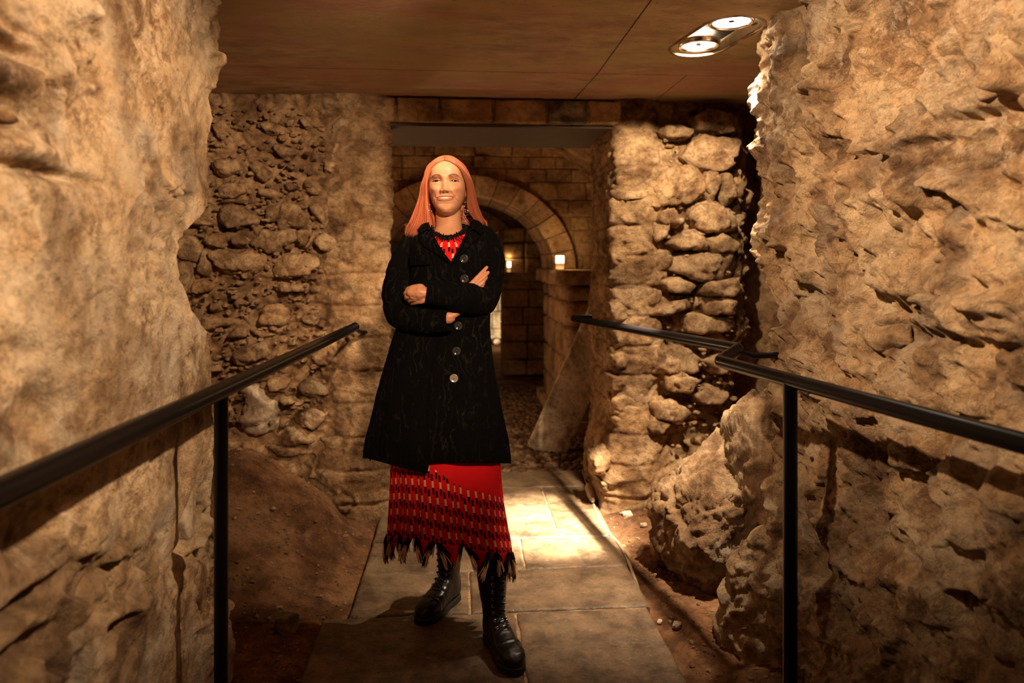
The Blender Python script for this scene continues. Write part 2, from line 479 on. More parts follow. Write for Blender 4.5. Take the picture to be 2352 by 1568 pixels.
# ---- back masonry stubs either side of the doorway
YB = 3.75
def disp_bl(V):
    F1, F2, cid = worley(V * np.array([9, 9, 11.]), 21)
    pier = sstep(-.85, -.60, V[:, 0] + .10 * perlin(V * 3, 3))          # plastered jamb
    low = .05 * sstep(.55, .2, V[:, 2])
    h = .03 * fbm(V * 2, 3, 22) + (.030 * (sstep(0, .3, F2 - F1) * (.3 + .7 * cid) - .6) + .022 * fbm(V * 9, 4, 23, .6)) * (1 - .72 * pier)
    h += .009 * fbm(V * 30, 4, 24, .6) * (1 - .5 * pier)
    h += .045 * pier + (.008 * fbm(V * 14, 3, 66) + .010 * facets(V * np.array([9, 9, 12.]), 67) - .016 * np.exp(-(((V[:, 2] + .018 * perlin(V * 5, 6)) % .175 - .08) / .009) ** 2)) * pier
    h += (.012 * facets(V * np.array([10, 10, 12.]), 83) + .006 * facets(V * 28, 84) - .012) * (1 - .8 * pier)
    crk = perlin(V * 16 + 3, 25); h -= .03 * sstep(.2, .5, crk) * (1 - pier)
    return h + low
wall_back = wallsurf('wall_back_left', [(-2.6, YB + .05), (-1.65, YB), (-.50, YB), (-.415, YB + .03), (-.52, YB + .35), (-.75, YB + .70), (-2.6, YB + .72)],
                     [.03, .0058, .0058, .0065, .02, .10], (-.05, 2.30), .0062, disp_bl, M['earth_mortar'], None, 5)
wall_back.data.materials.append(M['jamb'])
_n = len(wall_back.data.polygons); _c = np.zeros(_n * 3, dtype=np.float32); wall_back.data.polygons.foreach_get('center', _c); _c = _c.reshape(-1, 3)
wall_back.data.polygons.foreach_set('material_index', ((_c[:, 0] + .10 * perlin(_c * 3.0, 3) + .05 * perlin(_c * 14.0, 8)) > -.70).astype(np.int32))
def disp_br(V):
    F1, F2, cid = worley(V * np.array([8, 8, 9.]), 31)
    pier = sstep(1.20, 1.02, V[:, 0] + .10 * perlin(V * 3, 3))
    h = .03 * fbm(V * 2, 3, 32) + (.034 * (sstep(0, .3, F2 - F1) * (.3 + .7 * cid) - .6) + .024 * fbm(V * 8, 4, 33, .6)) * (1 - .7 * pier)
    h += .009 * fbm(V * 28, 4, 34, .6) * (1 - .2 * pier) + .05 * pier + (.012 * facets(V * 12, 68) + .008 * fbm(V * 13, 3, 69) - .012 * np.exp(-(((V[:, 2] + .02 * perlin(V * 5, 6)) % .165 - .08) / .008) ** 2)) * pier
    h -= .10 * np.exp(-(((V[:, 0] - 1.5) / .35) ** 2 + ((V[:, 2] - .62) / .28) ** 2)) * sstep(1.0, 1.3, V[:, 0])
    h += .05 * sstep(.5, .1, V[:, 2])
    h += (.022 * facets(V * np.array([7, 7, 8.]), 85) + .010 * facets(V * 26, 86)) * (1 - .75 * pier)
    crk = perlin(V * 14 + 3, 35); h -= .03 * sstep(.2, .5, crk) * (1 - pier)
    return h
wall_br = wallsurf('wall_back_right', [(1.10, 4.50), (.89, 4.42), (.885, YB + .03), (.95, YB - .01), (1.60, YB + .06), (1.70, YB + .20), (1.72, 4.60)],
                   [.03, .008, .0058, .0058, .0058, .03], (-.05, 2.30), .0062, disp_br, M['jamb'], None, 5)
# dark recess side beyond the right stub
def disp_rc(V):
    return .05 * fbm(V * 2.5, 3, 42) + .04 * fbm(V * 8, 4, 43) - .03 * sstep(.15, .5, perlin(V * 12, 4))
wallsurf('wall_recess', [(3.3, 3.6), (2.35, 4.35), (1.6, 4.55)][::-1], [.03, .03], (-.05, 2.35), .02, disp_rc, M['earth_mortar'], None, 2)

# ---- ceiling: board-marked concrete panels
def concrete_mat():
    m, t, b = nt('board_marked_concrete')
    v = coords(t, (1, 2.2, 1)); n = noise(t, v, 5, 9, .74)
    col = ramp(t, n, [(.36, (.27, .175, .10)), (.5, (.44, .30, .175)), (.64, (.58, .42, .26))])
    v2 = coords(t, (.7, 1, 1)); n2 = noise(t, v2, 1.3, 3, .5, .5)
    col = mixc(t, ramp(t, n2, [(.44, (0,) * 3), (.56, (.6,) * 3)]), col, (.50, .24, .17))
    n5 = noise(t, v2, 2.1, 2, .5, .4)
    col = mixc(t, ramp(t, n5, [(.50, (0,) * 3), (.60, (.55,) * 3)]), col, (.48, .37, .16))
    n3 = noise(t, coords(t, (2, 9, 1)), 12, 5, .7)
    col = mixc(t, ramp(t, n3, [(.30, (.8,) * 3), (.38, (0,) * 3)]), col, (.07, .03, .012))
    t.links.new(col, b.inputs['Base Color']); b.inputs['Roughness'].default_value = .7
    bump(t, b, ramp(t, n3, [(.3, (0,) * 3), (.5, (1,) * 3)]), .35, .004)
    return m
M['concrete'] = concrete_mat()
ZC = 2.27
import bmesh
def panel(outer, hole=None, z0=ZC, th=.05):
    bm = bmesh.new()
    def loop(pts): 
        vs = [bm.verts.new((x, y, z0)) for x, y in pts]
        return [bm.edges.new((vs[i], vs[(i + 1) % len(vs)])) for i in range(len(vs))]
    e = loop(outer)
    if hole: e += loop(hole)
    bmesh.ops.triangle_fill(bm, edges=e, use_beauty=True)
    r = bmesh.ops.extrude_face_region(bm, geom=bm.faces[:])
    bmesh.ops.translate(bm, vec=(0, 0, th), verts=[v for v in r['geom'] if isinstance(v, bmesh.types.BMVert)])
    bmesh.ops.recalc_face_normals(bm, faces=bm.faces[:])
    me = bpy.data.meshes.new('ceiling_panel'); bm.to_mesh(me); bm.free(); return me
ceil = link('ceiling', MB().box((.6, 1.7, ZC + .17), (6, 7.0, .14)).mesh('ceiling', False), M['concrete'], kind='structure')
fx, fy0, fy1, fr = 1.02, 2.53, 2.83, .118
FROT = -.14
def stadium(r, n=24):
    c0 = np.array([fx + .02, fy0 + .02]); c1 = np.array([fx - .02, fy1 - .02]); d = (c1 - c0) / np.linalg.norm(c1 - c0); pr = np.array([d[1], -d[0]])
    P = [c1 + r * (np.cos(a) * pr + np.sin(a) * d) for a in np.linspace(0, np.pi, n)]
    P += [c0 + r * (np.cos(a) * pr + np.sin(a) * d) for a in np.linspace(np.pi, 2 * np.pi, n)]
    return P
g = .0034
rngp = np.random.default_rng(5)
hole = [(p[0] + rngp.normal() * .0012, p[1] + rngp.normal() * .0012) for p in stadium(fr)]
for outer, hl in [([(-2.6, -1.7), (.655 - g, -1.7), (.655 - g, 3.235 - g), (-2.6, 3.255 - g)], None),
                  ([(.655 + g, -1.7), (3.4, -1.7), (3.4, 3.225 - g), (.655 + g, 3.235 - g)], hole),
                  ([(-2.6, 3.255 + g), (.655 - g, 3.235 + g), (.62 - g, 3.92), (-2.6, 3.92)], None),
                  ([(.655 + g, 3.235 + g), (1.09 - g, 3.232 + g), (1.09 - g, 3.92), (.62 + g, 3.92)], None),
                  ([(1.09 + g, 3.232 + g), (3.4, 3.225 + g), (3.4, 3.80), (1.09 + g, 3.80)], None)]:
    link('ceiling_panel', panel(outer, hl), M['concrete'], ceil)
link('ceiling_cavity', MB().box((1.0, 4.5, ZC + .30), (5.2, 1.5, .1)).mesh('c', False), M['earth_mortar'], ceil)

# ---- lintel course and steel soffit over the doorway
zt, zb = 2.262, 2.128
core = MB().box((.22, YB + .335, (zt + zb) / 2), (1.6, .66, zt - zb - .006))
lint = link('wall_over_door', core.mesh('lintel_core', False), M['jamb'], kind='structure')
def block(parent, x0, x1, z0, z1, y, th, mat, seed, name='stone', rough=.022, label=None):
    """squared stone, slightly uneven, front towards the viewer"""
    rng = np.random.default_rng(seed)
    N = [(-1, 0, rng.normal() * .03), (1, 0, rng.normal() * .03), (0, 0, -1), (rng.normal() * .02, 0, 1), (rng.normal() * .04, -1, rng.normal() * .04), (0, 1, 0)]
    sx, sy, sz = (x1 - x0) / 2, th / 2, (z1 - z0) / 2
    d = [sx, sx, sz, sz, sy, sy]
    V, F = polytope(N, d, 5, 46)
    V = V + (V / (np.linalg.norm(V, axis=1)[:, None])) * (rough * fbm(V * 11 + seed, 4, seed % 50, .6))[:, None]
    o = link(name, mesh_np(name, V, F), mat, parent, loc=((x0 + x1) / 2, y, (z0 + z1) / 2), label=label)
    return o
xs = [(800, 905), (913, 1006), (1012, 1130), (1137, 1254), (1260, 1347), (1354, 1425)]
for k, (a, b) in enumerate(xs):
    xa, xb = onY(a, 250, YB)[0], onY(b, 250, YB)[0]
    block(lint, xa, xb, zb + .004, zt - .004, YB + .04, .10, M['flint'] if k == 4 else M['ashlar'], 60 + k, rough=.008, label='dark grey stone' if k == 4 else None)
M['steel'] = simple_mat('painted_steel_plate', (.085, .045, .019), .7, 0)
M['black_paint'] = simple_mat('black_gloss_paint', (.0045, .0035, .0035), .30, 0, .20)
link('trim_1', MB().box((.222, YB + .36, zb - .008), (1.42, .66, .014)).mesh('steel_lintel_plate', False), M['steel'], kind='structure', label='flat dark steel plate lining the underside of the doorway')

# ---- floor: earth with banks
def ground_h(X, Y):
    P = np.stack([X, Y, np.zeros_like(X)], 1)
    h = .018 * fbm(P * 2.2, 3, 51) + .010 * fbm(P * 9, 4, 52, .6) + .0035 * fbm(P * 40, 3, 53)
    side_l = sstep(-.50, -1.15, X); side_r = sstep(.86, 1.5, X)
    h += side_l * sstep(2.1, 3.45, Y) * (.33 + .02 * fbm(P * 4, 3, 54))
    # flat rounded slab of compacted earth at the left
    h += .10 * np.exp(-(((X + .92 + .02 * fbm(P * 6, 2, 5)) / .30) ** 8 + ((Y - 3.45 + .02 * fbm(P * 6, 2, 6)) / .17) ** 8))
    h += side_r * (.10 + .22 * sstep(3.0, 3.7, Y))
    inpath = sstep(-.56, -.50, X) * sstep(.88, .80, X)
    crypt = sstep(4.42, 4.55, Y)
    h = h * (1 - inpath) - .030 * inpath
    h = h * (1 - crypt) + crypt * (-.03 + .3 * h * 0)
    edge = np.exp(-((X + .50) / .05) ** 2) + np.exp(-((X - .83) / .06) ** 2)
    return h + .012 * edge * (1 - crypt)
gx = np.concatenate([np.linspace(-2.7, -1.9, 20), np.arange(-1.89, 1.7, .0085), np.linspace(1.72, 3.4, 30)])
gy = np.concatenate([np.linspace(-1.7, 1.7, 40), np.arange(1.71, 4.7, .0085), np.linspace(4.72, 12.5, 60)])
GX, GY = np.meshgrid(gx, gy, indexing='ij')
H = ground_h(GX.ravel(), GY.ravel())
floor = link('floor', mesh_np('floor', np.stack([GX.ravel(), GY.ravel(), H], 1), grid_faces(len(gx), len(gy))), M['earth'], kind='structure')

# flagstones
def flag_mat():
    m, t, b = nt('riven_flagstone')
    v = coords(t); oi = t.nodes.new('ShaderNodeObjectInfo')
    ad = t.nodes.new('ShaderNodeVectorMath'); ad.operation = 'ADD'; t.links.new(v, ad.inputs[0])
    sc = t.nodes.new('ShaderNodeMath'); sc.operation = 'MULTIPLY'; sc.inputs[1].default_value = 40; t.links.new(oi.outputs['Random'], sc.inputs[0])
    cb = t.nodes.new('ShaderNodeCombineXYZ'); t.links.new(sc.outputs[0], cb.inputs[0]); t.links.new(sc.outputs[0], cb.inputs[1]); t.links.new(cb.outputs[0], ad.inputs[1])
    vv = ad.outputs[0]
    n = noise(t, vv, 3, 8, .65, .6)
    col = ramp(t, n, [(.3, (.095, .055, .029)), (.5, (.165, .102, .056)), (.72, (.26, .172, .10))])
    wv = t.nodes.new('ShaderNodeTexWave'); wv.inputs['Scale'].default_value = 3.2; wv.inputs['Distortion'].default_value = 9; wv.inputs['Detail'].default_value = 5; wv.inputs['Detail Scale'].default_value = 1.6
    wv.bands_direction = 'DIAGONAL'; t.links.new(vv, wv.inputs['Vector'])
    col = mixc(t, ramp(t, wv.outputs['Fac'], [(.0, (.12,) * 3), (.05, (0,) * 3)]), col, (.36, .25, .15))
    vo = t.nodes.new('ShaderNodeTexVoronoi'); vo.inputs['Scale'].default_value = 16; t.links.new(vv, vo.inputs['Vector'])
    col = mixc(t, ramp(t, vo.outputs['Distance'], [(.05, (.35,) * 3), (.10, (0,) * 3)]), col, (.50, .34, .22))
    n9 = noise(t, vv, 9, 8, .75); col = mixc(t, .8, col, ramp(t, n9, [(.40, (.42, .38, .34)), (.50, (.95, .95, .95)), (.62, (1.35, 1.3, 1.25))]), 'MULTIPLY')
    n10 = noise(t, vv, 90, 3, .6); col = mixc(t, .5, col, ramp(t, n10, [(.35, (.6, .6, .6)), (.6, (1.1, 1.1, 1.1))]), 'MULTIPLY')
    t.links.new(col, b.inputs['Base Color'])
    n2 = noise(t, vv, 22, 6, .65)
    t.links.new(ramp(t, n2, [(.3, (.36,) * 3), (.7, (.62,) * 3)]), b.inputs['Roughness'])
    bm_ = bump(t, b, n2, 1.0, .010)
    bump(t, b, wv.outputs['Fac'], .25, .006, bm_)
    return m
M['flag'] = flag_mat()
M['mortar'] = stone_mat('pale_mortar', (.22, .13, .065), (.33, .21, .11), (.44, .30, .17), None, 20, .9, .5, spots=.2)
def slab(corners, seed, zt=0.0, th=.045):
    """flagstone from 4 plan corners (counter-clockwise), top gently uneven, edges worn"""
    n = 70; s = .5 - .5 * np.cos(np.linspace(0, np.pi, n)); s = .5 * s + .5 * np.linspace(0, 1, n); S, T = np.meshgrid(s, s, indexing='ij'); S = S.ravel(); T = T.ravel()
    c = np.array(corners, float)
    P = (1 - S)[:, None] * (1 - T)[:, None] * c[0] + S[:, None] * (1 - T)[:, None] * c[1] + S[:, None] * T[:, None] * c[2] + (1 - S)[:, None] * T[:, None] * c[3]
    ed = np.minimum(np.minimum(S, 1 - S) * np.linalg.norm(c[1] - c[0]), np.minimum(T, 1 - T) * np.linalg.norm(c[3] - c[0]))
    q = np.stack([P[:, 0], P[:, 1], np.full(len(P), seed * 3.1)], 1)
    z = zt + .0040 * fbm(q * 5, 4, seed) + .0015 * ridged(q * 14, 3, seed) - .010 * np.exp(-ed / .0035) - .0012 * np.exp(-ed / .02)
    jit = np.exp(-ed / .03)[:, None] * .006 * np.stack([perlin(q * 12, 3), perlin(q * 12 + 5, 4)], 1)
    V = np.column_stack([P + jit, z]); F = grid_faces(n, n).tolist()
    idx = np.arange(n * n).reshape(n, n)
    ring = np.concatenate([idx[:, 0], idx[-1, 1:], idx[-2::-1, -1], idx[0, -2:0:-1]])
    low = V[ring].copy(); low[:, 2] = -th; k0 = len(V); V = np.vstack([V, low]); m = len(ring)
    for i in range(m): F.append((ring[i], k0 + i, k0 + (i + 1) % m, ring[(i + 1) % m]))
    return mesh_np('flagstone', V, F)
e = .0030
rows = [(.2, 1.05, -.60, .78, [.1]), (1.05, 1.55, -.60, .78, [.35]), (1.55, 2.665, -.53, .742, [.213]), (2.665, 3.03, -.434, .755, [.036]), (3.03, 3.37, -.433, .765, [.288]), (3.37, 4.13, -.433, .770, [.487]), (4.13, 4.44, -.433, .77, [])]
k = 0
for (y0, y1, x0, x1, sp) in rows:
    xs_ = [x0] + sp + [x1]
    for a, b in zip(xs_[:-1], xs_[1:]):
        k += 1
        link('flagstone', slab([(a + e, y0 + e), (b - e, y0 + e), (b - e, y1 - e), (a + e, y1 - e)], k, .002 * ((k * 7) % 3 - 1)), M['flag'], floor)
link('mortar_bed', mesh_np('mortar_bed', *(lambda a, b: (np.column_stack([a, b, -.0075 + .003 * fbm(np.column_stack([a, b, a * 0]) * 20, 3, 3)]), grid_faces(60, 200)))(*[q.ravel() for q in np.meshgrid(np.linspace(-.42, .735, 60), np.linspace(.2, 4.43, 200), indexing='ij')])), M['mortar'], floor)

# ---- crypt beyond: vault, arches, piers
ZS = 1.30
AX = .03
def ring_arch(parent, cy0, cy1, a_in, z_in, a_out, z_out, n, mat, cx=AX, zs=ZS, seed=0):
    for k in range(n):
        t0 = math.pi * k / n + .0022; t1 = math.pi * (k + 1) / n - .0022
        rr = random.Random(seed + k)
        m = 5; pr = rr.uniform(-.006, .010)
        V = []
        for tt in np.linspace(t0, t1, m):
            for (a, z, y) in ((a_in - pr, z_in - pr, cy0 - pr), (a_out, z_out, cy0 - pr), (a_out, z_out, cy1), (a_in - pr, z_in - pr, cy1)):
                V.append((cx - a * math.cos(tt), y, zs + z * math.sin(tt)))
        F = grid_faces(m, 4, wrap_m=True).tolist() + [(0, 1, 2, 3), (4 * m - 1, 4 * m - 2, 4 * m - 3, 4 * m - 4)]
        bevel(link('voussoir', mesh_np('voussoir', V, F, False), mat, parent), .008, 2)
arch = bpy.data.objects.new('wall_arch', None); COL.objects.link(arch); arch['kind'] = 'structure'
ring_arch(arch, 6.05, 6.95, .80, .66, 1.00, .84, 15, M['ashlar'], seed=3)
# spandrel above the arch, coursed stone
def spandrel(name, y, a, zr, cx, zs, x0, x1, z1, seed, mat, rows_h=.13, th=.12, parent=None, minlen=.16, maxlen=.38):
    rng = random.Random(seed); z = zs - .0
    par = parent
    while z < z1:
        h = rows_h * rng.uniform(.8, 1.25); x = x0 - rng.uniform(0, .2)
        while x < x1:
            L = rng.uniform(minlen, maxlen)
            a0, a1, zz0, zz1 = x, x + L, z, z + h
            # trim against the arch
            def half(zv):
                q = 1 - ((zv - zs) / zr) ** 2
                return a * math.sqrt(q) if q > 0 else 0
            hw = half(zz0 + .3 * h)
            if hw > 0:
                if a1 > cx - hw and a0 < cx + hw:
                    if a0 < cx - hw and a1 < cx + hw: a1 = cx - hw
                    elif a0 > cx - hw and a1 > cx + hw: a0 = cx + hw
                    elif a0 < cx - hw and a1 > cx + hw: a1 = cx - hw; 
                    else: x += L; continue
            if a1 - a0 > .05:
                block(par, a0 + .0025, a1 - .0025, zz0 + .0025, zz1 - .0025, y + th / 2 + rng.uniform(-.006, .008), th, mat, rng.randint(0, 9999), 'stone', .006)
            x += L
        z += h
def sheet_with_arch(name, y, a, zr, cx, zs, x0, x1, z1, mat, th=.3):
    bm = bmesh.new()
    pts = [(x0, -.1), (cx - a, -.1)] + [(cx - a * math.cos(t), zs + zr * math.sin(t)) for t in np.linspace(0, math.pi, 30)] + [(cx + a, -.1), (x1, -.1), (x1, z1), (x0, z1)]
    vs = [bm.verts.new((px, y, pz)) for px, pz in pts]
    es = [bm.edges.new((vs[i], vs[(i + 1) % len(vs)])) for i in range(len(vs))]
    bmesh.ops.triangle_fill(bm, edges=es)
    r = bmesh.ops.extrude_face_region(bm, geom=bm.faces[:]); bmesh.ops.translate(bm, vec=(0, th, 0), verts=[v for v in r['geom'] if isinstance(v, bmesh.types.BMVert)])
    bmesh.ops.recalc_face_normals(bm, faces=bm.faces[:])
    me = bpy.data.meshes.new(name); bm.to_mesh(me); bm.free()
    return link(name, me, mat, kind='structure')
wc = sheet_with_arch('wall_crypt', 6.134, .98, .82, AX, ZS, -2.2, 2.2, 2.9, M['ashlar'])
spandrel('s', 6.12, .99, .83, AX, ZS, -1.25, 1.35, 2.62, 4, M['ashlar'], parent=wc)
# piers with capitals
def pier(x_in, side, y0, y1, zcap=.13, seed=0, name='pier'):
    """square pier; x_in is the face towards the opening, side -1 left / +1 right"""
    root = bpy.data.objects.new('wall_pier', None); COL.objects.link(root); root['kind'] = 'structure'
    W = .62; xo = x_in + side * W
    zz = 0.02; rr = random.Random(seed); kk = 0
    while zz < ZS - zcap - .02:
        h = rr.uniform(.20, .30)
        if ZS - zcap - zz - h < .12: h = ZS - zcap - zz
        inset = rr.uniform(-.008, .008)
        xa, xb = sorted((x_in + side * inset, xo))
        V, F = polytope([(-1, 0, 0), (1, 0, 0), (0, -1, 0), (0, 1, 0), (0, 0, -1), (0, 0, 1)], [(xb - xa) / 2] * 2 + [(y1 - y0) / 2] * 2 + [(h - .008) / 2] * 2, 5, 40)
        V = V * (1 + .010 * fbm(V * 9 + kk, 4, seed)[:, None])
        link('stone', mesh_np('stone', V, F), M['ashlar'], root, loc=((xa + xb) / 2, (y0 + y1) / 2, zz + h / 2)); zz += h; kk += 1
    xa, xb = sorted((x_in - side * .07, xo + side * .05))
    V, F = polytope([(-1, 0, 0), (1, 0, 0), (0, -1, 0), (0, 1, 0), (0, 0, -1), (0, 0, 1)], [(xb - xa) / 2] * 2 + [(y1 - y0) / 2 + .05] * 2 + [zcap / 2] * 2, 5, 30)
    V = V * (1 + .008 * fbm(V * 8, 4, seed + 3)[:, None])
    link('capital', mesh_np('capital', V, F), M['ashlar'], root, loc=((xa + xb) / 2, (y0 + y1) / 2, ZS - zcap / 2))
    link('plinth', MB().box(((x_in - side * .05 + xo) / 2, (y0 + y1) / 2, .03), (W + .06, y1 - y0 + .1, .10)).mesh('plinth', False), M['ashlar'], root)
    return root
pier(.835, 1, 5.45, 6.95, seed=5)
pier(-.77, -1, 5.75, 6.95, seed=6)
# barrel vault of the front bay (ceiling over the space just past the door)
def vault(name, y0, y1, a, zr, cx, zs, mat, ny=30, nt_=90, seed=0):
    A = np.linspace(0, math.pi, nt_); Yv = np.linspace(y0, y1, ny); AA, YY = np.meshgrid(A, Yv, indexing='ij')
    V = np.stack([cx - a * np.cos(AA), YY, zs + zr * np.sin(AA)], -1).reshape(-1, 3)
    V[:, 2] += .02 * fbm(V * 6, 4, seed); V[:, 0] += .02 * fbm(V * 6 + 3, 4, seed)
    return link(name, mesh_np(name, V, grid_faces(nt_, ny)), mat, kind='structure')
vault('ceiling_vault', 4.45, 6.3, 1.45, 1.18, .08, 1.35, M['earth_mortar'], 60, 140)
vault('ceiling_vault_far', 6.9, 12.4, 1.5, 1.0, .05, 1.30, M['ashlar'], 60, 90, 3)
def plain_wall(name, path, z1, mat, seed, step=.03, amp=.02):
    return wallsurf(name, path, [step] * (len(path) - 1), (-.05, z1), step, lambda V: amp * fbm(V * 3, 3, seed) + amp * .8 * fbm(V * 11, 3, seed + 1) - amp * sstep(.2, .5, perlin(V * 9, seed)), mat, None, 1)
plain_wall('wall_crypt_right', [(1.53, 6.4), (1.50, 4.6)], 1.6, M['ashlar'], 71)
plain_wall('wall_crypt_left', [(-1.37, 4.4), (-1.42, 6.4)], 1.6, M['ashlar'], 72)
# second arch further in
arch2 = bpy.data.objects.new('wall_arch_far', None); COL.objects.link(arch2); arch2['kind'] = 'structure'
ring_arch(arch2, 8.45, 9.0, .72, .60, .92, .78, 13, M['ashlar'], cx=-.12, seed=30)
w2 = sheet_with_arch('wall_far_arch', 8.54, .80, .70, -.12, ZS, -2.2, 2.2, 2.7, M['earth_mortar'], .3)
spandrel('s2', 8.52, .90, .76, -.12, ZS, -1.2, 1.25, 2.25, 14, M['ashlar'], parent=w2, rows_h=.16)
# wall infilling the right of the far arch, with the slot that opens on the lit niche
w3 = link('wall_far_right', None); w3['kind'] = 'structure'
rr = random.Random(9); z = 0.0; zi = 0
while z < 1.62:
    h = .19 * rr.uniform(.85, 1.15); x = .50 + (.0 if zi % 2 else .0)
    first = True
    while x < 1.6:
        L = rr.uniform(.22, .42)
        block(w3, x + .004, x + L - .004, z + .004, z + h - .004, 8.42 + rr.uniform(-.006, .008), .5, M['ashlar'], rr.randint(0, 9999), 'stone', .006); x += L
    z += h; zi += 1
plain_wall('wall_far_left', [(-1.3, 7.0), (-1.35, 12.2)], 1.6, M['ashlar'], 74, .05)
plain_wall('wall_far_side', [(1.5, 12.2), (1.5, 6.9)], 1.6, M['ashlar'], 76, .05)
w4 = link('wall_far_end', MB().box((0, 11.75, 1.2), (4, .2, 2.6)).mesh('wall_far_end', False), M['mortar'], kind='structure')
z = 0.0
while z < 1.7:
    h = .26 * rr.uniform(.85, 1.2); x = -1.3 - rr.uniform(0, .3)
    while x < 1.3:
        L = rr.uniform(.3, .5); block(w4, x + .006, x + L - .006, z + .006, z + h - .006, 11.62, .12, M['pale_stone'], rr.randint(0, 9999), 'stone', .006); x += L
    z += h
# cobbles of the crypt floor (uncountable, dark and worn)
rng = np.random.default_rng(12)
VV, FF, n0 = [], [], 0
Dv, Df = ico(2)
yv = 4.47
while yv < 7.6:
    sz = .040 + .01 * rng.random(); xv = -1.3 + rng.random() * .03
    while xv < 1.6:
        if not (yv < 4.6 and (xv < -.55 or xv > .88)):
            s = np.array([sz * rng.uniform(.85, 1.2), sz * rng.uniform(.8, 1.1), .022 * rng.uniform(.7, 1.3)]) * .62
            V = Dv * s * (1 + .18 * rng.normal(size=(1, 3))) + np.array([xv + rng.normal() * .006, yv + rng.normal() * .006, -.024 + rng.normal() * .003])
            VV.append(V); FF.append(Df + n0); n0 += len(V)
        xv += sz * rng.uniform(1.0, 1.35)
    yv += sz * 1.02
M['cobble'] = stone_mat('dark_cobble', (.06, .03, .014), (.14, .075, .035), (.25, .15, .075), None, 12, .7, .3, spots=.2)
link('cobbles', mesh_np('cobbles', np.concatenate(VV), np.concatenate(FF)), M['cobble'], floor, kind='stuff')
# ================================================================== STONES SET IN THE WALLS
def hull(P):
    P = sorted(map(tuple, P))
    def half(P):
        h = []
        for p in P:
            while len(h) > 1 and (h[-1][0] - h[-2][0]) * (p[1] - h[-2][1]) - (h[-1][1] - h[-2][1]) * (p[0] - h[-2][0]) <= 0: h.pop()
            h.append(p)
        return h
    a = half(P); b = half(P[::-1]); return np.array(a[:-1] + b[:-1])

def outline_stone(parent, pts, Y, seed, mat, th=.16, proud=.045, name='stone', label=None, sub=4, rough=.030, grow=1.0):
    """stone with the outline given on the wall plane, rough flat face towards the viewer"""
    rng = np.random.default_rng(seed)
    Q = hull(np.array(pts)); c = Q.mean(0)
    N, d = [], []
    for i in range(len(Q)):
        a, b = Q[i], Q[(i + 1) % len(Q)]; e_ = b - a; L = np.linalg.norm(e_)
        if L < .012: continue
        n = np.array([e_[1], -e_[0]]) / L; dist = np.dot(a - c, n)
        N.append((n[0], -.12 + rng.normal() * .10, n[1])); d.append(max(dist, .01) * 1.06 * grow)
    sx, sz = np.ptp(Q[:, 0]) / 2, np.ptp(Q[:, 1]) / 2
    for k in range(3): N.append((rng.normal() * .20, -1, rng.normal() * .20)); d.append(th / 2 * rng.uniform(.9, 1.05))
    for k in range(6):
        a = rng.uniform(0, 6.28); N.append((math.cos(a) * .75, -.75, math.sin(a) * .75)); d.append((.75 * th / 2 + .70 * min(sx, sz)) * rng.uniform(.92, 1.15))
    N.append((0, 1, 0)); d.append(th / 2)
    V, F = polytope(N, d, sub, 18)
    n = fbm(V * 9 + seed, 5, seed % 91, .6); nn = V / np.linalg.norm(V, axis=1)[:, None]
    fc = facets(V * 13 + seed, seed % 77) * .020 + facets(V * 34 + seed, seed % 57) * .006
    V = V + nn * (rough * .8 * n + fc)[:, None] * min(1, 12 * min(sx, sz) + .2)
    return link(name, mesh_np(name, V, F), mat, parent, loc=(c[0], Y - proud + th / 2, c[1]), label=label)

def crop_pts(poly, ox, oy, s, Y):
    it = iter(poly); P = []
    for cx in it:
        cy = next(it); p = onY(ox + s * cx, oy + s * cy, Y); P.append((p[0], p[2]))
    return P

L4 = [[250,545,300,505,400,500,470,570,330,608,280,580],[290,690,370,640,470,645,475,700,400,735,310,735],[500,540,600,530,640,580,590,650,540,620],[300,890,310,800,430,785,560,850,565,895,380,935],
 [590,800,680,775,690,800,665,880,600,895],[672,890,700,780,760,775,850,830,840,920,690,920],[875,790,915,780,965,860,950,925,880,840],[110,860,150,835,270,900,200,915,120,905],
 [20,1040,60,960,190,980,200,1060,170,1143,70,1120],[215,1000,240,955,370,960,355,1040,300,1055,230,1030],[380,1000,430,960,490,1010,480,1045,400,1045],[505,1020,600,930,750,935,780,1000,650,1080,530,1050],
 [820,1050,870,950,930,960,860,1055],[905,1020,960,960,1040,1010,1010,1070,930,1060],[270,1070,430,1060,610,1090,615,1180,470,1210,320,1210,270,1120],[635,1210,650,1150,720,1090,960,1090,950,1160,830,1220,670,1235],
 [170,1200,200,1060,240,1060,270,1160,240,1240],[20,1180,60,1145,150,1150,130,1300,90,1340,30,1250],[125,1330,150,1240,240,1260,265,1305,140,1340],[540,1490,600,1420,700,1410,775,1450,700,1530,560,1525],
 [650,450,660,400,780,430,780,480,690,490],[710,560,740,530,790,560,760,590],[460,1350,500,1310,530,1380,490,1420],[560,280,640,270,720,300,700,350,590,340],
 [990,300,1060,240,1130,260,1100,330,1020,350],[260,300,330,260,360,330,300,370],[820,700,900,670,960,700,900,740],[560,690,640,690,700,720,640,750,570,740],[300,760,400,745,520,765,420,785,320,780],
 [700,660,760,640,800,680,740,700],[280,400,350,390,360,420,290,430],[800,250,860,240,900,300,840,310],[950,500,1040,510,1010,600,950,580],[240,1400,300,1380,330,1430,270,1450],[640,1270,760,1265,850,1285,840,1330,660,1320],
 [870,1300,930,1290,930,1340,880,1345],[800,1480,880,1450,940,1480,900,1540,820,1530]]
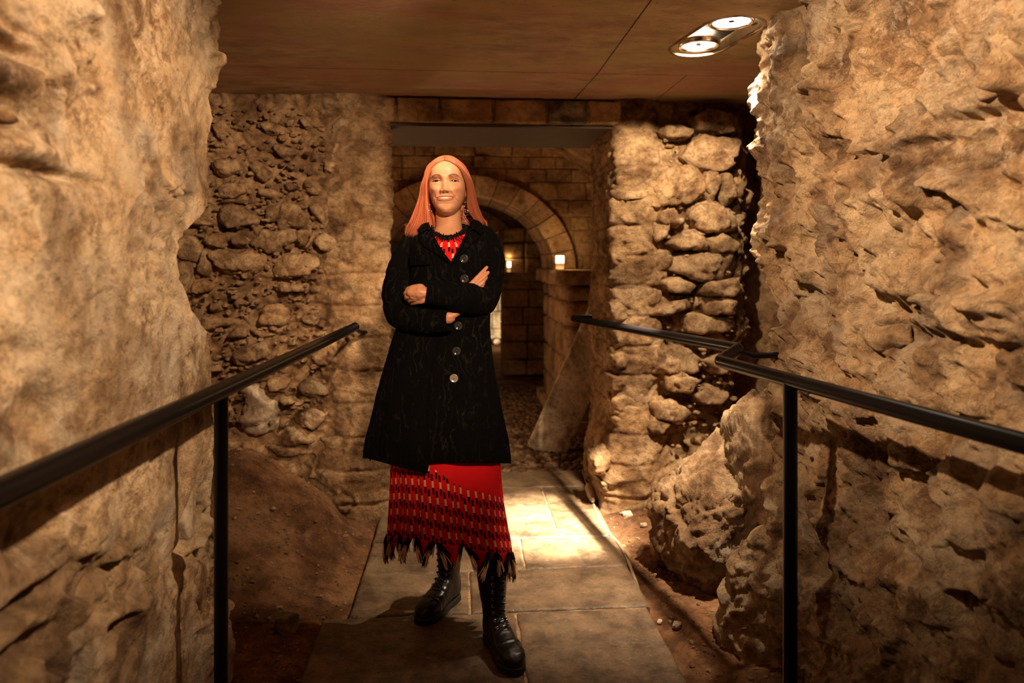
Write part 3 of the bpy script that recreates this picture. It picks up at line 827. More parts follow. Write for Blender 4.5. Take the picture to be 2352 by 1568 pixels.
L5 = [[335,190,390,125,465,130,460,190,350,205],[370,330,430,270,570,220,600,260,580,330,430,375],[850,300,880,270,950,280,940,340,870,360],[760,350,800,310,820,330,800,355],
 [770,470,820,430,940,470,950,540,820,550,780,520],[430,760,430,480,520,500,600,570,650,640,630,740,480,785],[230,700,240,590,340,560,340,790,240,790],[740,670,830,620,960,640,900,740,790,740],
 [660,835,700,740,760,720,860,790,860,830,720,850],[900,800,1000,770,1075,800,1020,850,920,860],[650,740,670,680,730,690,690,745],[545,870,600,840,690,860,890,870,830,900,680,915],[230,400,240,330,300,340,310,400],
 [720,1010,740,960,770,1010,740,1030],[830,1040,860,960,910,1010,900,1060],[590,450,650,420,720,450,700,500,620,510],[640,560,720,540,760,590,700,610],[100,130,200,60,300,90,410,90,350,130,200,170],
 [700,240,750,200,770,240,730,250],[480,150,560,150,640,180,560,210]]
J5 = [[1040,200,1090,170,1120,200,1100,250,1050,250],[1010,330,1200,290,1210,370,1020,395],[1000,480,1080,450,1090,530,1010,540],[970,640,1230,620,1230,700,930,740],[975,1010,1100,970,1245,980,1240,1110,1060,1140,980,1090],
 [975,900,1240,890,1240,960,980,990],[1040,1180,1080,1150,1240,1150,1235,1230,1120,1260,1050,1240],[1070,1270,1160,1250,1200,1270,1160,1300,1090,1300]]
J4 = [[1120,500,1180,470,1280,480,1275,600,1160,570],[1130,1200,1180,1170,1240,1200,1240,1240,1150,1250],[1170,1320,1230,1290,1250,1330,1190,1360]]
k = 100
for P in L4:
    k += 1; outline_stone(wall_back, crop_pts(P, 390, 180, .3698, YB - .02), YB, k, M['rubble'], proud=.052 + .02 * ((k * 37) % 7) / 7)
for P in L5:
    k += 1; pale = (P[0] == 430)
    outline_stone(wall_back, crop_pts(P, 390, 700, .3826, YB - .02), YB, k, M['pale_stone'] if pale else M['rubble'], proud=.058, label='large pale grey stone low in the wall' if pale else None)
for P in J5:
    k += 1; outline_stone(wall_back, crop_pts(P, 390, 700, .3826, YB - .02), YB, k, M['jamb'], proud=.036)
for P in J4:
    k += 1; outline_stone(wall_back, crop_pts(P, 390, 180, .3698, YB - .02), YB, k, M['jamb'], proud=.036)
R6 = [[895,500,960,480,1110,500,1100,560,900,570],[1110,650,1160,560,1230,480,1420,450,1490,520,1480,600,1400,660,1250,685],[1360,360,1470,250,1740,270,1650,430,1560,460,1420,430],[1490,600,1500,470,1570,470,1590,560,1540,680],
 [1590,620,1600,480,1660,500,1690,640,1620,700],[890,790,895,680,1050,680,1060,790,900,795],[1060,780,1060,670,1125,680,1120,740],[900,900,900,810,1040,830,1070,900,940,910],[1130,910,1150,830,1240,850,1220,920,1170,945],
 [1160,800,1200,740,1280,730,1290,830,1220,840],[1410,780,1440,720,1560,700,1680,770,1690,850,1550,880,1430,850],[1280,800,1350,790,1355,830,1300,850],[1410,880,1450,850,1500,880,1480,930,1430,930],
 [1055,1170,1060,1010,1200,1000,1255,1060,1240,1130,1140,1170],[1255,1100,1330,1060,1650,1030,1700,1080,1680,1190,1450,1200,1300,1140],[1480,1300,1520,1220,1720,1220,1730,1290,1600,1330],[870,1030,1040,1000,1050,1120,880,1120],
 [865,1150,1050,1140,1060,1230,870,1250],[860,1270,1040,1250,1040,1330,870,1350],[850,1380,1010,1350,1020,1480,880,1510],[1090,1450,1200,1380,1430,1340,1370,1410,1210,1450],[1250,1480,1400,1450,1680,1480,1690,1560,1300,1568],
 [1250,950,1380,880,1530,930,1500,1000,1330,1000],[900,600,1100,590,1110,650,905,660],[1020,1300,1090,1250,1190,1280,1180,1380,1060,1400],[1500,950,1600,900,1700,960,1690,1010,1560,1020],[1200,1230,1300,1200,1420,1240,1380,1300,1240,1290],
 [1480,1340,1600,1340,1700,1350,1680,1440,1520,1440],[1180,190,1250,150,1400,170,1380,230,1230,240],[1430,100,1560,60,1700,110,1730,180,1600,200,1470,180],[1000,60,1080,20,1140,60,1090,110],[1060,700,1140,690,1200,700,1160,730]]
R7 = [[780,910,830,880,950,890,960,960,860,975,800,945],[910,740,950,690,1060,730,1000,785],[900,320,1080,290,1220,350,1200,430,960,430],[940,620,1050,600,1130,650,1100,720,960,700],[1010,450,1100,440,1200,480,1150,540,1030,530],
 [1200,560,1300,530,1380,560,1330,620,1220,610],[610,930,700,900,760,960,720,1060,620,1040],[640,1060,700,1070,750,1100,740,1160,660,1130],[760,940,840,960,860,1030,780,1050],[1250,370,1380,340,1430,400,1330,440],
 [730,200,840,190,850,280,740,300],[725,330,850,300,860,400,740,430],[720,460,860,450,870,540,730,560],[720,580,880,560,890,650,735,680],[720,700,890,690,880,790,760,800]]
for P in R6:
    k += 1; q = P[0] < 1060 and P[2] < 1100
    fl = (P[0] == 900 and P[1] == 900)
    outline_stone(wall_br, crop_pts(P, 1120, 240, .3317, YB), YB, k, M['flint'] if fl else M['jamb'] if q else M['rubble'], grow=1.0 if q else 1.14, proud=.036 if q else .075 + .025 * ((k * 31) % 5) / 5, label='dark grey stone in the corner of the pier' if fl else None)
for P in R7:
    k += 1; q = P[0] < 900
    outline_stone(wall_br, crop_pts(P, 1120, 680, .3955, YB), YB, k, M['jamb'] if q else M['rubble'], grow=1.0 if q else 1.14, proud=.036 if q else .08)
# small rubble filling the joints between the picked-out stones (too small to count)
def packing(parent, boxes, n, seed, mat, smin, smax, Y, pr):
    rng = np.random.default_rng(seed); VV, FF, n0 = [], [], 0; D, F = ico(2)
    for i in range(n):
        x0, x1, z0, z1 = boxes[rng.integers(len(boxes))]
        s = rng.uniform(smin, smax); sz = np.array([s * rng.uniform(.8, 1.5), s, s * rng.uniform(.5, 1)])
        NN = rng.normal(size=(9, 3)); NN /= np.linalg.norm(NN, axis=1)[:, None]
        q = np.maximum(D @ NN.T, 0) / rng.uniform(.6, 1, 9)[None, :]; r = 1 / np.maximum(q.max(1), .7)
        V = D * r[:, None] * sz / 2 + np.array([rng.uniform(x0, x1), Y - pr + rng.normal() * .012, rng.uniform(z0, z1)])
        VV.append(V); FF.append(F + n0); n0 += len(V)
    return link('rubble_packing', mesh_np('rubble_packing', np.concatenate(VV), np.concatenate(FF), False), mat, parent, kind='stuff')
packing(wall_back, [(-1.65, -.72, .5, 2.2)], 900, 3, M['earth_mortar'], .012, .036, YB, .012)
packing(wall_br, [(1.14, 1.54, .25, 2.1)], 240, 4, M['jamb'], .012, .032, YB, .008)

# stones showing in the two near walls
def near_stone(parent, px, py, rx, ry, X, seed, mat, side, proud=.02, label=None):
    a = onX(px, py, X); b = onX(px + rx, py, X); c = onX(px, py + ry, X)
    V, F = rock_mesh('stone', (.10, abs(b[1] - a[1]) * 2, abs(c[2] - a[2]) * 2), seed, 4, .05, 12, 10)
    return link('stone', mesh_np('stone', V, F), mat, parent, loc=(X + side * (proud - .058), a[1], a[2]), label=label)
for i, (px, py, rx, ry, mt, pr) in enumerate([(130, 125, 26, 85, 'pale_stone', .022), (55, 172, 60, 26, 'rubble', .012), (35, 262, 50, 30, 'rubble', .0), (110, 20, 36, 40, 'pale_stone', .012),
        (235, 350, 24, 34, 'pale_stone', .014), (455, 1160, 22, 90, 'pale_stone', .012), (480, 1340, 24, 70, 'rubble', .012)]):
    near_stone(wall_left, px, py, rx, ry, XL, 300 + i, M[mt], 1, pr)
for i, (px, py, rx, ry, mt, pr) in enumerate([(1795, 520, 34, 24, 'flint', .030), (1990, 430, 80, 66, 'rough_plaster', .055), (2010, 770, 60, 40, 'rough_plaster', .03), (2140, 660, 80, 60, 'rough_plaster', .03), (2230, 430, 90, 36, 'rough_plaster', .04), (1830, 660, 40, 24, 'rough_plaster', .02),
        (2170, 100, 60, 40, 'rough_plaster', .02), (2280, 180, 50, 40, 'rough_plaster', .02), (1905, 190, 18, 9, 'pale_stone', .02), (2290, 1190, 60, 60, 'rough_plaster', .04)]):
    near_stone(wall_right, px, py, rx, ry, XR, 330 + i, M[mt], -1, pr)

# ================================================================== BOULDERS, LOOSE STONES
def boulder(name, c, size, seed, label, rot=0, mat='boulder', planes=None, group=None, sub=6, rough=.07):
    rng = np.random.default_rng(seed)
    N = rng.normal(size=(14, 3)); N /= np.linalg.norm(N, axis=1)[:, None]; d = rng.uniform(.78, 1.0, 14)
    if planes:
        for p, dd in planes: N = np.vstack([N, np.array(p) / np.linalg.norm(p)]); d = np.append(d, dd)
    N = np.vstack([N, [0, 0, -1]]); d = np.append(d, .9)
    V, F = polytope(N, d, sub, 12)
    V = V * np.array(size) / 2; nn = V / np.linalg.norm(V, axis=1)[:, None]
    F1, F2, cid = worley(V * 12, seed)
    dsp = .022 * fbm(V * 4.5 + seed, 3, 7) + .014 * (sstep(0, .3, F2 - F1) * cid - .4) + .013 * fbm(V * 20, 5, 8, .65) + .034 * facets(V * 8, 5) + .012 * facets(V * 22, 6) + .004 * facets(V * 50, 7) - .005 * sstep(.2, .4, perlin(V * 18, 9))
    V = V + nn * dsp[:, None] * rough / .07
    return link(name, mesh_np(name, V, F), M[mat], label=label, cat='rock', loc=c, rot=(0, 0, rot), group=group)
boulder('boulder', (1.07, 2.93, .22), (.46, .62, .66), 41, 'broken boulder with a sloping pale top beside the stone path', .1, planes=[((-.62, -.25, .75), .60), ((-1, -.15, -.12), .88), ((0, -1, -.1), .82), ((-.7, -.4, -.5), .86)])
oc = boulder('outcrop', (1.25, 2.78, .40), (.30, .46, 1.0), 52, None, .0, planes=[((-1, 0, .25), .80), ((0, 0, 1), .88)])
oc.parent = wall_right; del oc['category']
def loose(px, py, w, h, seed, label, mat='rubble', group=None, cat='stone', z=0.0, name='loose_stone'):
    p = onZ(px, py, z); X, Y = p[0], p[1]
    gh = float(ground_h(np.array([X]), np.array([Y]))[0])
    V, F = rock_mesh(name, (w, w * .9, h), seed, 4, .05, 14, 12, cut=.7)
    o = link(name, mesh_np(name, V, F), M[mat], loc=(X, Y, gh + h * .28), rot=(0, 0, seed * .7), label=label, cat=cat)
    if group: o['group'] = group
    return o
loose(658, 1448, .115, .075, 7, 'angular grey stone lying on the earth left of the path', 'flint')
loose(1403, 1152 + 0, .05, .035, 8, 'pale pebble against the foot of the right door pier', 'pale_stone')
loose(1440, 1186, .055, .03, 9, 'small flat pale stone on the earth right of the path, level with the cable bend', 'pale_stone')
loose(1480, 1215, .04, .03, 10, 'round pale pebble on the earth between the cable and the boulder', 'pale_stone')
loose(1555, 1432, .045, .03, 11, 'pale pebble in front of the boulder at the path edge', 'pale_stone')
loose(1515, 1416, .022, .02, 12, 'tiny light pebble at the right edge of the path below the boulder shadow', 'pale_stone')
loose(1372, 1140, .045, .03, 13, 'pebble wedged beside the cable sleeve near the right pier', 'rubble')
# grit strewn on the earth
rng = np.random.default_rng(77); VV, FF, n0 = [], [], 0; Dv, Df = ico(1)
for i in range(5200):
    if rng.random() < .62: X, Y = rng.uniform(-1.7, -.46), rng.uniform(1.75, 3.72)
    else: X, Y = rng.uniform(.79, 1.6), rng.uniform(1.8, 3.75)
    s = .003 + .012 * rng.random() ** 5
    z = float(ground_h(np.array([X]), np.array([Y]))[0]) if False else 0
    VV.append(Dv * np.array([s * rng.uniform(.8, 1.4), s * rng.uniform(.8, 1.4), s * .7]) * (1 + .2 * rng.normal(size=(1, 3))) * .8 + np.array([X, Y, 0])); FF.append(Df + n0); n0 += len(Dv)
VV = np.array(VV); cx = VV.mean(1); hh = ground_h(cx[:, 0], cx[:, 1]); VV[:, :, 2] += hh[:, None] + .001
link('grit', mesh_np('grit', VV.reshape(-1, 3), np.concatenate(FF), False), M['earth_mortar'], floor, kind='stuff')

# leaning slab behind the right jamb
def leaning_slab():
    V, F = polytope([(-1, 0, 0), (1, 0, .0), (0, -1, 0), (0, 1, 0), (0, 0, -1), (0, .15, 1)], [.145, .145, .055, .055, .60, .60], 6, 34)
    V = V * (1 + .012 * fbm(V * 7, 4, 3)[:, None])
    o = link('leaning_slab', mesh_np('leaning_slab', V, F), M['pale_stone'], label='long worked stone slab leaning against the far side of the right door pier', cat='stone slab')
    o.location = (.87, 5.02, .50); o.rotation_euler = (math.radians(-8), math.radians(24), math.radians(-12))
    return o
leaning_slab()

# ================================================================== HANDRAILS
def empty(name, loc, label, cat, group=None):
    o = link(name, None, label=label, cat=cat, group=group, loc=loc); o.empty_display_size = .1; return o
def rel(pts, loc): return [tuple(np.array(p) - np.array(loc)) for p in pts]
def round_path(P, r=.03, n=5):
    P = [np.array(p, float) for p in P]; out = [P[0]]
    for a, b, c in zip(P[:-2], P[1:-1], P[2:]):
        d1 = (a - b) / np.linalg.norm(a - b); d2 = (c - b) / np.linalg.norm(c - b)
        s, e_ = b + d1 * r, b + d2 * r
        for t in np.linspace(0, 1, n): out.append((1 - t) ** 2 * s + 2 * t * (1 - t) * b + t * t * e_)
    out.append(P[-1]); return out
A = (-.618, 1.80, 0)
rl = empty('handrail', A, 'black steel handrail on the left, running from the near wall to the left door pier', 'handrail', 'black handrails beside the path')
MB().tube(rel([(-.632, -.2, 1.065), (-.628, .4, 1.062), (-.622, .92, 1.058), (-.610, 1.8, 1.040), (-.578, 2.7, 1.034), (-.548, 3.60, 1.030)], A), .0225, 20).build('rail', M['black_paint'], rl)
MB().tube(rel([(-.548, 3.60, 1.030), (-.548, 3.612, 1.030)], A), [.0235, .016], 20).build('end_cap', M['black_paint'], rl)
MB().tube(rel([(-.612, 1.80, -.03), (-.612, 1.80, .5), (-.612, 1.80, 1.03)], A), .0175, 18).build('post', M['black_paint'], rl)
MB().tube(rel([(-.612, 1.80, -.02), (-.612, 1.80, .008)], A), .055, 20).build('foot_plate', M['black_paint'], rl)
MB().tube(rel([(-.548, 3.575, 1.030), (-.53, 3.64, 1.0), (-.50, 3.74, .985)], A), .010, 10).build('wall_bracket', M['black_paint'], rl)
B = (.914, 1.90, 0)
rr_ = empty('handrail', B, 'black steel handrail on the right with a stepped jog by the boulder', 'handrail', 'black handrails beside the path')
p_jog = onY(1652, 829, 2.24); p_jog2 = onY(1697, 800, 2.38); p_end = onY(1318, 731, 4.25)
q0 = onY(1815, 873, 1.87); q1 = onY(2352, 1018, 1.17)
d01 = np.array(q1) - np.array(q0)
q2 = tuple(np.array(q1) + d01 * 1.1)
MB().tube(rel(round_path([q2, q1, q0, p_jog, p_jog2, p_end], .022), B), .0205, 20).build('rail', M['black_paint'], rr_)
MB().tube(rel([p_end, (p_end[0] + .012, p_end[1] + .02, p_end[2]), (.90, p_end[1] + .03, p_end[2])], B), .019, 16).build('wall_return', M['black_paint'], rr_)
MB().tube(rel([(q0[0], q0[1], -.03), (q0[0], q0[1], .5), (q0[0], q0[1], q0[2] - .01)], B), .0195, 18).build('post', M['black_paint'], rr_)
MB().tube(rel([(q0[0], q0[1], -.02), (q0[0], q0[1], .035)], B), .055, 20).build('foot_plate', M['black_paint'], rr_)
MB().tube(rel([(p_jog2[0] - .01, p_jog2[1], p_jog2[2] - .01), (p_jog2[0] + .06, p_jog2[1] + .02, p_jog2[2] - .03), (1.25, p_jog2[1] + .05, p_jog2[2] - .03)], B), .011, 10).build('wall_bracket', M['black_paint'], rr_)

# ================================================================== CEILING LIGHT
LT = (fx, (fy0 + fy1) / 2, ZC)
lt = empty('ceiling_light', LT, 'oblong recessed twin spotlight set in the concrete ceiling by the right wall', 'ceiling light')
M['housing'] = simple_mat('dark_lamp_housing', (.035, .028, .022), .45, .6)
M['reflector'] = simple_mat('lamp_reflector', (.9, .82, .7), .22, 1.0)
M['lamp_on'] = simple_mat('lamp_glass_lit', (1, .95, .85), .3, emit=(1, .90, .74), estr=60)
M['lamp_low'] = simple_mat('lamp_glass_lit_low', (1, .95, .85), .3, emit=(1, .86, .66), estr=16)
M['led'] = simple_mat('red_pilot_light', (.5, .02, .01), .3, emit=(1, .06, .02), estr=2.0)
P = stadium(fr + .004, 32); n = len(P)
V = [(p[0] - LT[0], p[1] - LT[1], z) for z in (.0, .055) for p in P]
F = grid_faces(2, n, wrap_m=True).tolist() + [tuple(range(n, 2 * n))]
link('housing', mesh_np('housing', V, F, False), M['housing'], lt)
Pi, Po = stadium(fr - .004, 32), stadium(fr + .007, 32)
V = [(p[0] - LT[0], p[1] - LT[1], -.0035) for p in Pi] + [(p[0] - LT[0], p[1] - LT[1], -.0035) for p in Po] + [(p[0] - LT[0], p[1] - LT[1], .006) for p in Po] + [(p[0] - LT[0], p[1] - LT[1], .006) for p in Pi]
link('rim', mesh_np('rim', V, grid_faces(4, n, wrap_n=True, wrap_m=True), False), M['plaster'], lt)
for (dx, dy, ml, nm) in ((.015, -.135, 'lamp_on', 'lamp'), (-.012, .150, 'lamp_low', 'lamp')):
    r_ = [(.088, .030), (.086, .012), (.078, .008), (.070, .014), (.070, .020), (.069, .036)]
    a = np.linspace(0, 2 * np.pi, 40, endpoint=False)
    V = [(dx + r * math.cos(t), dy + r * math.sin(t), z) for r, z in r_ for t in a]
    ringo = link('lamp', mesh_np('lamp', V, grid_faces(len(r_), 40, wrap_m=True)), M['reflector'], lt)
    V = [(dx + .069 * math.cos(t), dy + .069 * math.sin(t), .026) for t in a]
    link('lamp_glass', mesh_np('lamp_glass', V, [tuple(range(40))[::-1]], False), M[ml], ringo)
    MB().tube([(dx, dy, .029), (dx, dy, .018)], .012, 16).build('lamp_cap', M['housing'], ringo)
D_, F_ = ico(2)
link('pilot_light', mesh_np('pilot_light', D_ * .009 + np.array([.075, -.03, .03]), F_), M['led'], lt)
# the recess sits above the ceiling skin, so let the lamps shine below it

# ================================================================== CABLE
cp = [onZ(*p, .008) for p in [(1338, 1075), (1345, 1100), (1352, 1122)]]
cpts = [onZ(px, py, .009) for px, py in [(1356, 1135), (1362, 1150), (1370, 1172), (1380, 1196), (1398, 1220), (1420, 1240), (1434, 1262), (1444, 1284), (1450, 1300), (1456, 1318)]]
def smoothp(P, n=8):
    P = np.array(P); t = np.arange(len(P)); tt = np.linspace(0, len(P) - 1, len(P) * n)
    Q = np.stack([np.interp(tt, t, P[:, i]) for i in range(3)], 1)
    for _ in range(n): Q[1:-1] = .25 * Q[:-2] + .5 * Q[1:-1] + .25 * Q[2:]
    return Q
cb0 = cpts[0]
M['cable'] = simple_mat('dusty_grey_cable', (.33, .22, .13), .6)
M['sleeve'] = simple_mat('pale_plastic', (.55, .42, .28), .5)
cab = empty('cable', cb0, 'thin dusty cable trailing along the right edge of the path', 'cable')
ext = np.array(cpts[-1]) + np.array([.0, -.10, -.03])
def on_ground(P, dz=.006):
    P = np.array(P); h = ground_h(P[:, 0], P[:, 1]); P[:, 2] = np.maximum(h, -.015) + dz + .006; return P
Q = on_ground(smoothp(cpts + [tuple(ext)])); Q[-8:, 2] -= np.linspace(0, .03, 8)
MB().tube(Q - np.array(cb0), .0075, 8).build('cable_run', M['cable'], cab)
Q = on_ground(smoothp(cp + [cpts[0]]))
MB().tube(Q - np.array(cb0), .005, 8).build('cable_run', M['cable'], cab)
a = np.array(onZ(1350, 1113, .03)); b = np.array(onZ(1362, 1150, .02))
MB().tube([a - cb0, a + (b - a) * .2 - cb0, a + (b - a) * .6 - cb0, a + (b - a) * .9 - cb0, b - cb0], [.012, .024, .024, .016, .010], 12).build('sleeve', M['sleeve'], cab)

# ================================================================== CANDLES
M['wax'] = simple_mat('candle_wax', (.85, .62, .36), .5, emit=(1, .55, .20), estr=.35)
M['wax_glow'] = simple_mat('glowing_wax', (.95, .8, .55), .5, emit=(1, .72, .36), estr=7)
M['flame'] = simple_mat('flame', (1, .8, .4), .5, emit=(1, .75, .35), estr=40)
def candle(x, y, z, r, h, label, e):
    c = empty('candle', (x, y, z), label, 'candle', 'lit pillar candles')
    hs = h * .55
    MB().tube([(0, 0, 0), (0, 0, h - hs)], [r, r], 28).build('candle_base', M['wax'], c)
    body = MB().tube([(0, 0, h - hs), (0, 0, h - .004), (0, 0, h)], [r, r, r * .9], 28).build('lit_wax', M['wax_glow'], c)
    MB().tube([(0, 0, h), (0, 0, h + .006)], .0012, 6).build('wick', M['housing'], c)
    light('candle_light', 'POINT', (x - .005, y - r - .02, z + h + .06), None, e, (1, .62, .28), .03)
px_ = onY(1286, 612, 5.75)
candle(px_[0], 5.75, ZS + .004, .036, .115, 'lit pillar candle on the capital of the right pier', 2.2)
px2 = onY(1168, 612, 8.25)
sh = link('wall_ledge', MB().box((px2[0] + .18, 8.25, 1.19), (.62, .34, .10)).mesh('wall_ledge', False), M['ashlar'], kind='structure')
candle(px2[0], 8.2, 1.243, .036, .125, 'small lit candle on the ledge of the far arch, beside the shoulder of the person', .7)
# lamp and rubble in the lit niche behind
pf = onY(1136, 840, 10.6)
fl = empty('floor_spotlight', (-.12, 10.0, 0), 'small spotlight on the ground washing the end wall', 'lamp')
MB().tube([(0, 0, .02), (0, 0, .14)], .05, 20).build('lamp_housing', M['housing'], fl)
MB().box((0, 0, .01), (.16, .16, .02)).build('base', M['housing'], fl)
for i, (x, y, s, lb) in enumerate([(.42, 11.2, .20, 'pale block of rubble at the foot of the end wall, left one'), (.62, 11.3, .16, 'smaller pale stone beside the block at the foot of the end wall')]):
    V, F = rock_mesh('loose_stone', (s, s, s * .8), 90 + i, 4); link('loose_stone', mesh_np('loose_stone', V, F), M['pale_stone'], loc=(x, y, s * .35 - .02), label=lb, cat='stone')
# ================================================================== PERSON
PD = 2.5; PU = (1030 - 1176) / FPX * PD
PLOC = (PU * CT + PD * ST, -PU * ST + PD * CT, 0.0)
person = empty('person', PLOC, 'smiling person with long pink hair, arms crossed, in black coat and red patterned skirt', 'person')
person.rotation_euler = (0, 0, -TH)
def L(px, py, y=0.0):
    """pixel -> person-local point at depth y behind (+) or before (-) the body plane"""
    d = PD + y
    return np.array([(px - 1176) / FPX * d - PU, y, CAMZ + (600 - py) / FPX * d])
SK = 627.2

# ---- materials
def skin_mat():
    m, t, b = nt('skin')
    a = t.nodes.new('ShaderNodeAttribute'); a.attribute_name = 'Col'
    v = coords(t, obj=True); n = noise(t, v, 60, 4, .6)
    col = mixc(t, .25, a.outputs['Color'], ramp(t, n, [(.3, (.80, .72, .68)), (.7, (1.08, 1.04, 1.0))]), 'MULTIPLY')
    t.links.new(col, b.inputs['Base Color']); b.inputs['Roughness'].default_value = .46
    b.inputs['Subsurface Weight'].default_value = .12; b.inputs['Subsurface Radius'].default_value = (1, .35, .2); b.inputs['Subsurface Scale'].default_value = .006
    b.inputs['Specular IOR Level'].default_value = .4
    return m
M['skin'] = skin_mat()
SKC = np.array([.68, .325, .18])
def velvet_mat():
    m, t, b = nt('black_flocked_velvet')
    v = coords(t, (1, 1, .55), obj=True)
    w = t.nodes.new('ShaderNodeTexWave'); w.inputs['Scale'].default_value = 9; w.inputs['Distortion'].default_value = 14; w.inputs['Detail'].default_value = 3; w.inputs['Detail Scale'].default_value = 2.2
    t.links.new(v, w.inputs['Vector'])
    n = noise(t, v, 9, 4, .6, 1.2)
    lines = ramp(t, w.outputs['Fac'], [(.0, (1,) * 3), (.10, (.15,) * 3), (.30, (0,) * 3)])
    msk = ramp(t, n, [(.42, (0,) * 3), (.62, (1,) * 3)])
    f = mixc(t, 1.0, lines, msk, 'MULTIPLY')
    col = mixc(t, f, (.003, .0026, .0025), (.015, .014, .011))
    fine = noise(t, v, 160, 3, .6)
    col = mixc(t, .6, col, ramp(t, fine, [(.3, (.5,) * 3), (.7, (1.4,) * 3)]), 'MULTIPLY')
    t.links.new(col, b.inputs['Base Color']); b.inputs['Roughness'].default_value = .95; b.inputs['Specular IOR Level'].default_value = .06
    b.inputs['Sheen Weight'].default_value = .0
    bump(t, b, f, .3, .002)
    return m
M['velvet'] = velvet_mat()
M['seam'] = simple_mat('black_cloth_edge', (.012, .011, .010), .9, 0, .2)
def hair_mat():
    m, t, b = nt('copper_pink_hair')
    oi = t.nodes.new('ShaderNodeAttribute'); oi.attribute_name = 'Col'
    t.links.new(oi.outputs['Color'], b.inputs['Base Color'])
    b.inputs['Roughness'].default_value = .42; b.inputs['Specular IOR Level'].default_value = .45
    return m
M['hair'] = hair_mat()
def skirt_mat():
    m, t, b = nt('red_woven_pattern')
    uv = t.nodes.new('ShaderNodeUVMap'); sep = t.nodes.new('ShaderNodeSeparateXYZ'); t.links.new(uv.outputs[0], sep.inputs[0])
    U, V = sep.outputs[0], sep.outputs[1]
    def mt(op, a, b_=None, c=None):
        n = t.nodes.new('ShaderNodeMath'); n.operation = op
        for s, x in zip(n.inputs, (a, b_, c)):
            if x is None: continue
            if isinstance(x, (int, float)): s.default_value = x
            else: t.links.new(x, s)
        return n.outputs[0]
    def motif(du, dv):
        lu = mt('SUBTRACT', mt('FRACT', mt('ADD', U, du)), .5)
        lv = mt('MULTIPLY', mt('FRACT', mt('MULTIPLY', mt('ADD', V, dv), .5)), 2)
        blk1 = mt('MULTIPLY', mt('LESS_THAN', mt('ABSOLUTE', lu), .14), mt('LESS_THAN', lv, .42))
        lu2 = mt('SUBTRACT', lu, .06)
        cre = mt('MULTIPLY', mt('LESS_THAN', mt('ABSOLUTE', lu2), .14), mt('MULTIPLY', mt('GREATER_THAN', lv, .42), mt('LESS_THAN', lv, .84)))
        gaps = mt('GREATER_THAN', mt('FRACT', mt('MULTIPLY', mt('ADD', lu2, .14), 10.7)), .26)
        cre = mt('MULTIPLY', cre, gaps)
        lu3 = mt('SUBTRACT', lu, .10)
        blk2 = mt('MULTIPLY', mt('LESS_THAN', mt('ABSOLUTE', lu3), .14), mt('MULTIPLY', mt('GREATER_THAN', lv, .84), mt('LESS_THAN', lv, 1.26)))
        return mt('MAXIMUM', blk1, blk2), cre
    b1, c1 = motif(0, 0); b2, c2 = motif(.5, 1)
    at = t.nodes.new('ShaderNodeAttribute'); at.attribute_name = 'Col'
    s2 = t.nodes.new('ShaderNodeSeparateColor'); t.links.new(at.outputs['Color'], s2.inputs[0])
    msk = mt('GREATER_THAN', s2.outputs[0], .5)
    BK = mt('MULTIPLY', mt('MAXIMUM', b1, b2), msk); CR = mt('MULTIPLY', mt('MAXIMUM', c1, c2), msk)
    edge = mt('GREATER_THAN', s2.outputs[1], .5)
    col = mixc(t, BK, (.82, .010, .014), (.035, .004, .006)); col = mixc(t, CR, col, (1.0, .60, .34)); col = mixc(t, mt('MULTIPLY', edge, .4), col, (.95, .05, .04))
    t.links.new(col, b.inputs['Base Color']); b.inputs['Roughness'].default_value = .85; b.inputs['Specular IOR Level'].default_value = .15
    w = t.nodes.new('ShaderNodeTexWave'); w.inputs['Scale'].default_value = 7; t.links.new(uv.outputs[0], w.inputs['Vector']); bump(t, b, w.outputs['Fac'], .15, .001)
    return m
M['skirt'] = skirt_mat()
M['leather'] = simple_mat('black_boot_leather', (.012, .009, .008), .34, 0, .5)
M['rubber'] = simple_mat('black_rubber_sole', (.016, .014, .011), .6)
M['lace'] = simple_mat('black_bootlace', (.008, .007, .007), .8)
M['chrome'] = simple_mat('bright_metal', (.75, .66, .55), .18, 1.0)
M['button'] = simple_mat('smoky_glass_button', (.045, .040, .035), .12, .2, .9)
M['button_l'] = simple_mat('pale_shell_button', (.40, .33, .25), .18, .3, .9)
M['teeth'] = simple_mat('teeth', (.66, .54, .42), .25)
M['thread_d'] = simple_mat('dark_fringe_thread', (.016, .008, .008), .9, 0, .2)
M['thread_c'] = simple_mat('cream_fringe_thread', (.85, .60, .38), .85, 0, .2)

def eval_mesh(o, name):
    """mesh with modifiers applied, as numpy verts"""
    dg = bpy.context.evaluated_depsgraph_get(); dg.update()
    me = bpy.data.meshes.new_from_object(o.evaluated_get(dg)); me.name = name
    bpy.data.objects.remove(o); return me
def remeshed(mb, name, voxel, smooth=4, fac=.5):
    o = link('tmp', mb.mesh('tmp'))
    r = o.modifiers.new('r', 'REMESH'); r.mode = 'VOXEL'; r.voxel_size = voxel; r.use_smooth_shade = True
    s = o.modifiers.new('s', 'SMOOTH'); s.iterations = smooth; s.factor = fac
    bpy.context.view_layer.update()
    me = eval_mesh(o, name)
    for p in me.polygons: p.use_smooth = True
    return me
def getV(me):
    V = np.zeros(len(me.vertices) * 3, dtype=np.float32); me.vertices.foreach_get('co', V); return V.reshape(-1, 3).astype(float)
def setV(me, V): me.vertices.foreach_set('co', V.astype(np.float32).ravel()); me.update()
def getN(me):
    V = np.zeros(len(me.vertices) * 3, dtype=np.float32); me.vertex_normals.foreach_get('vector', V); return V.reshape(-1, 3).astype(float)
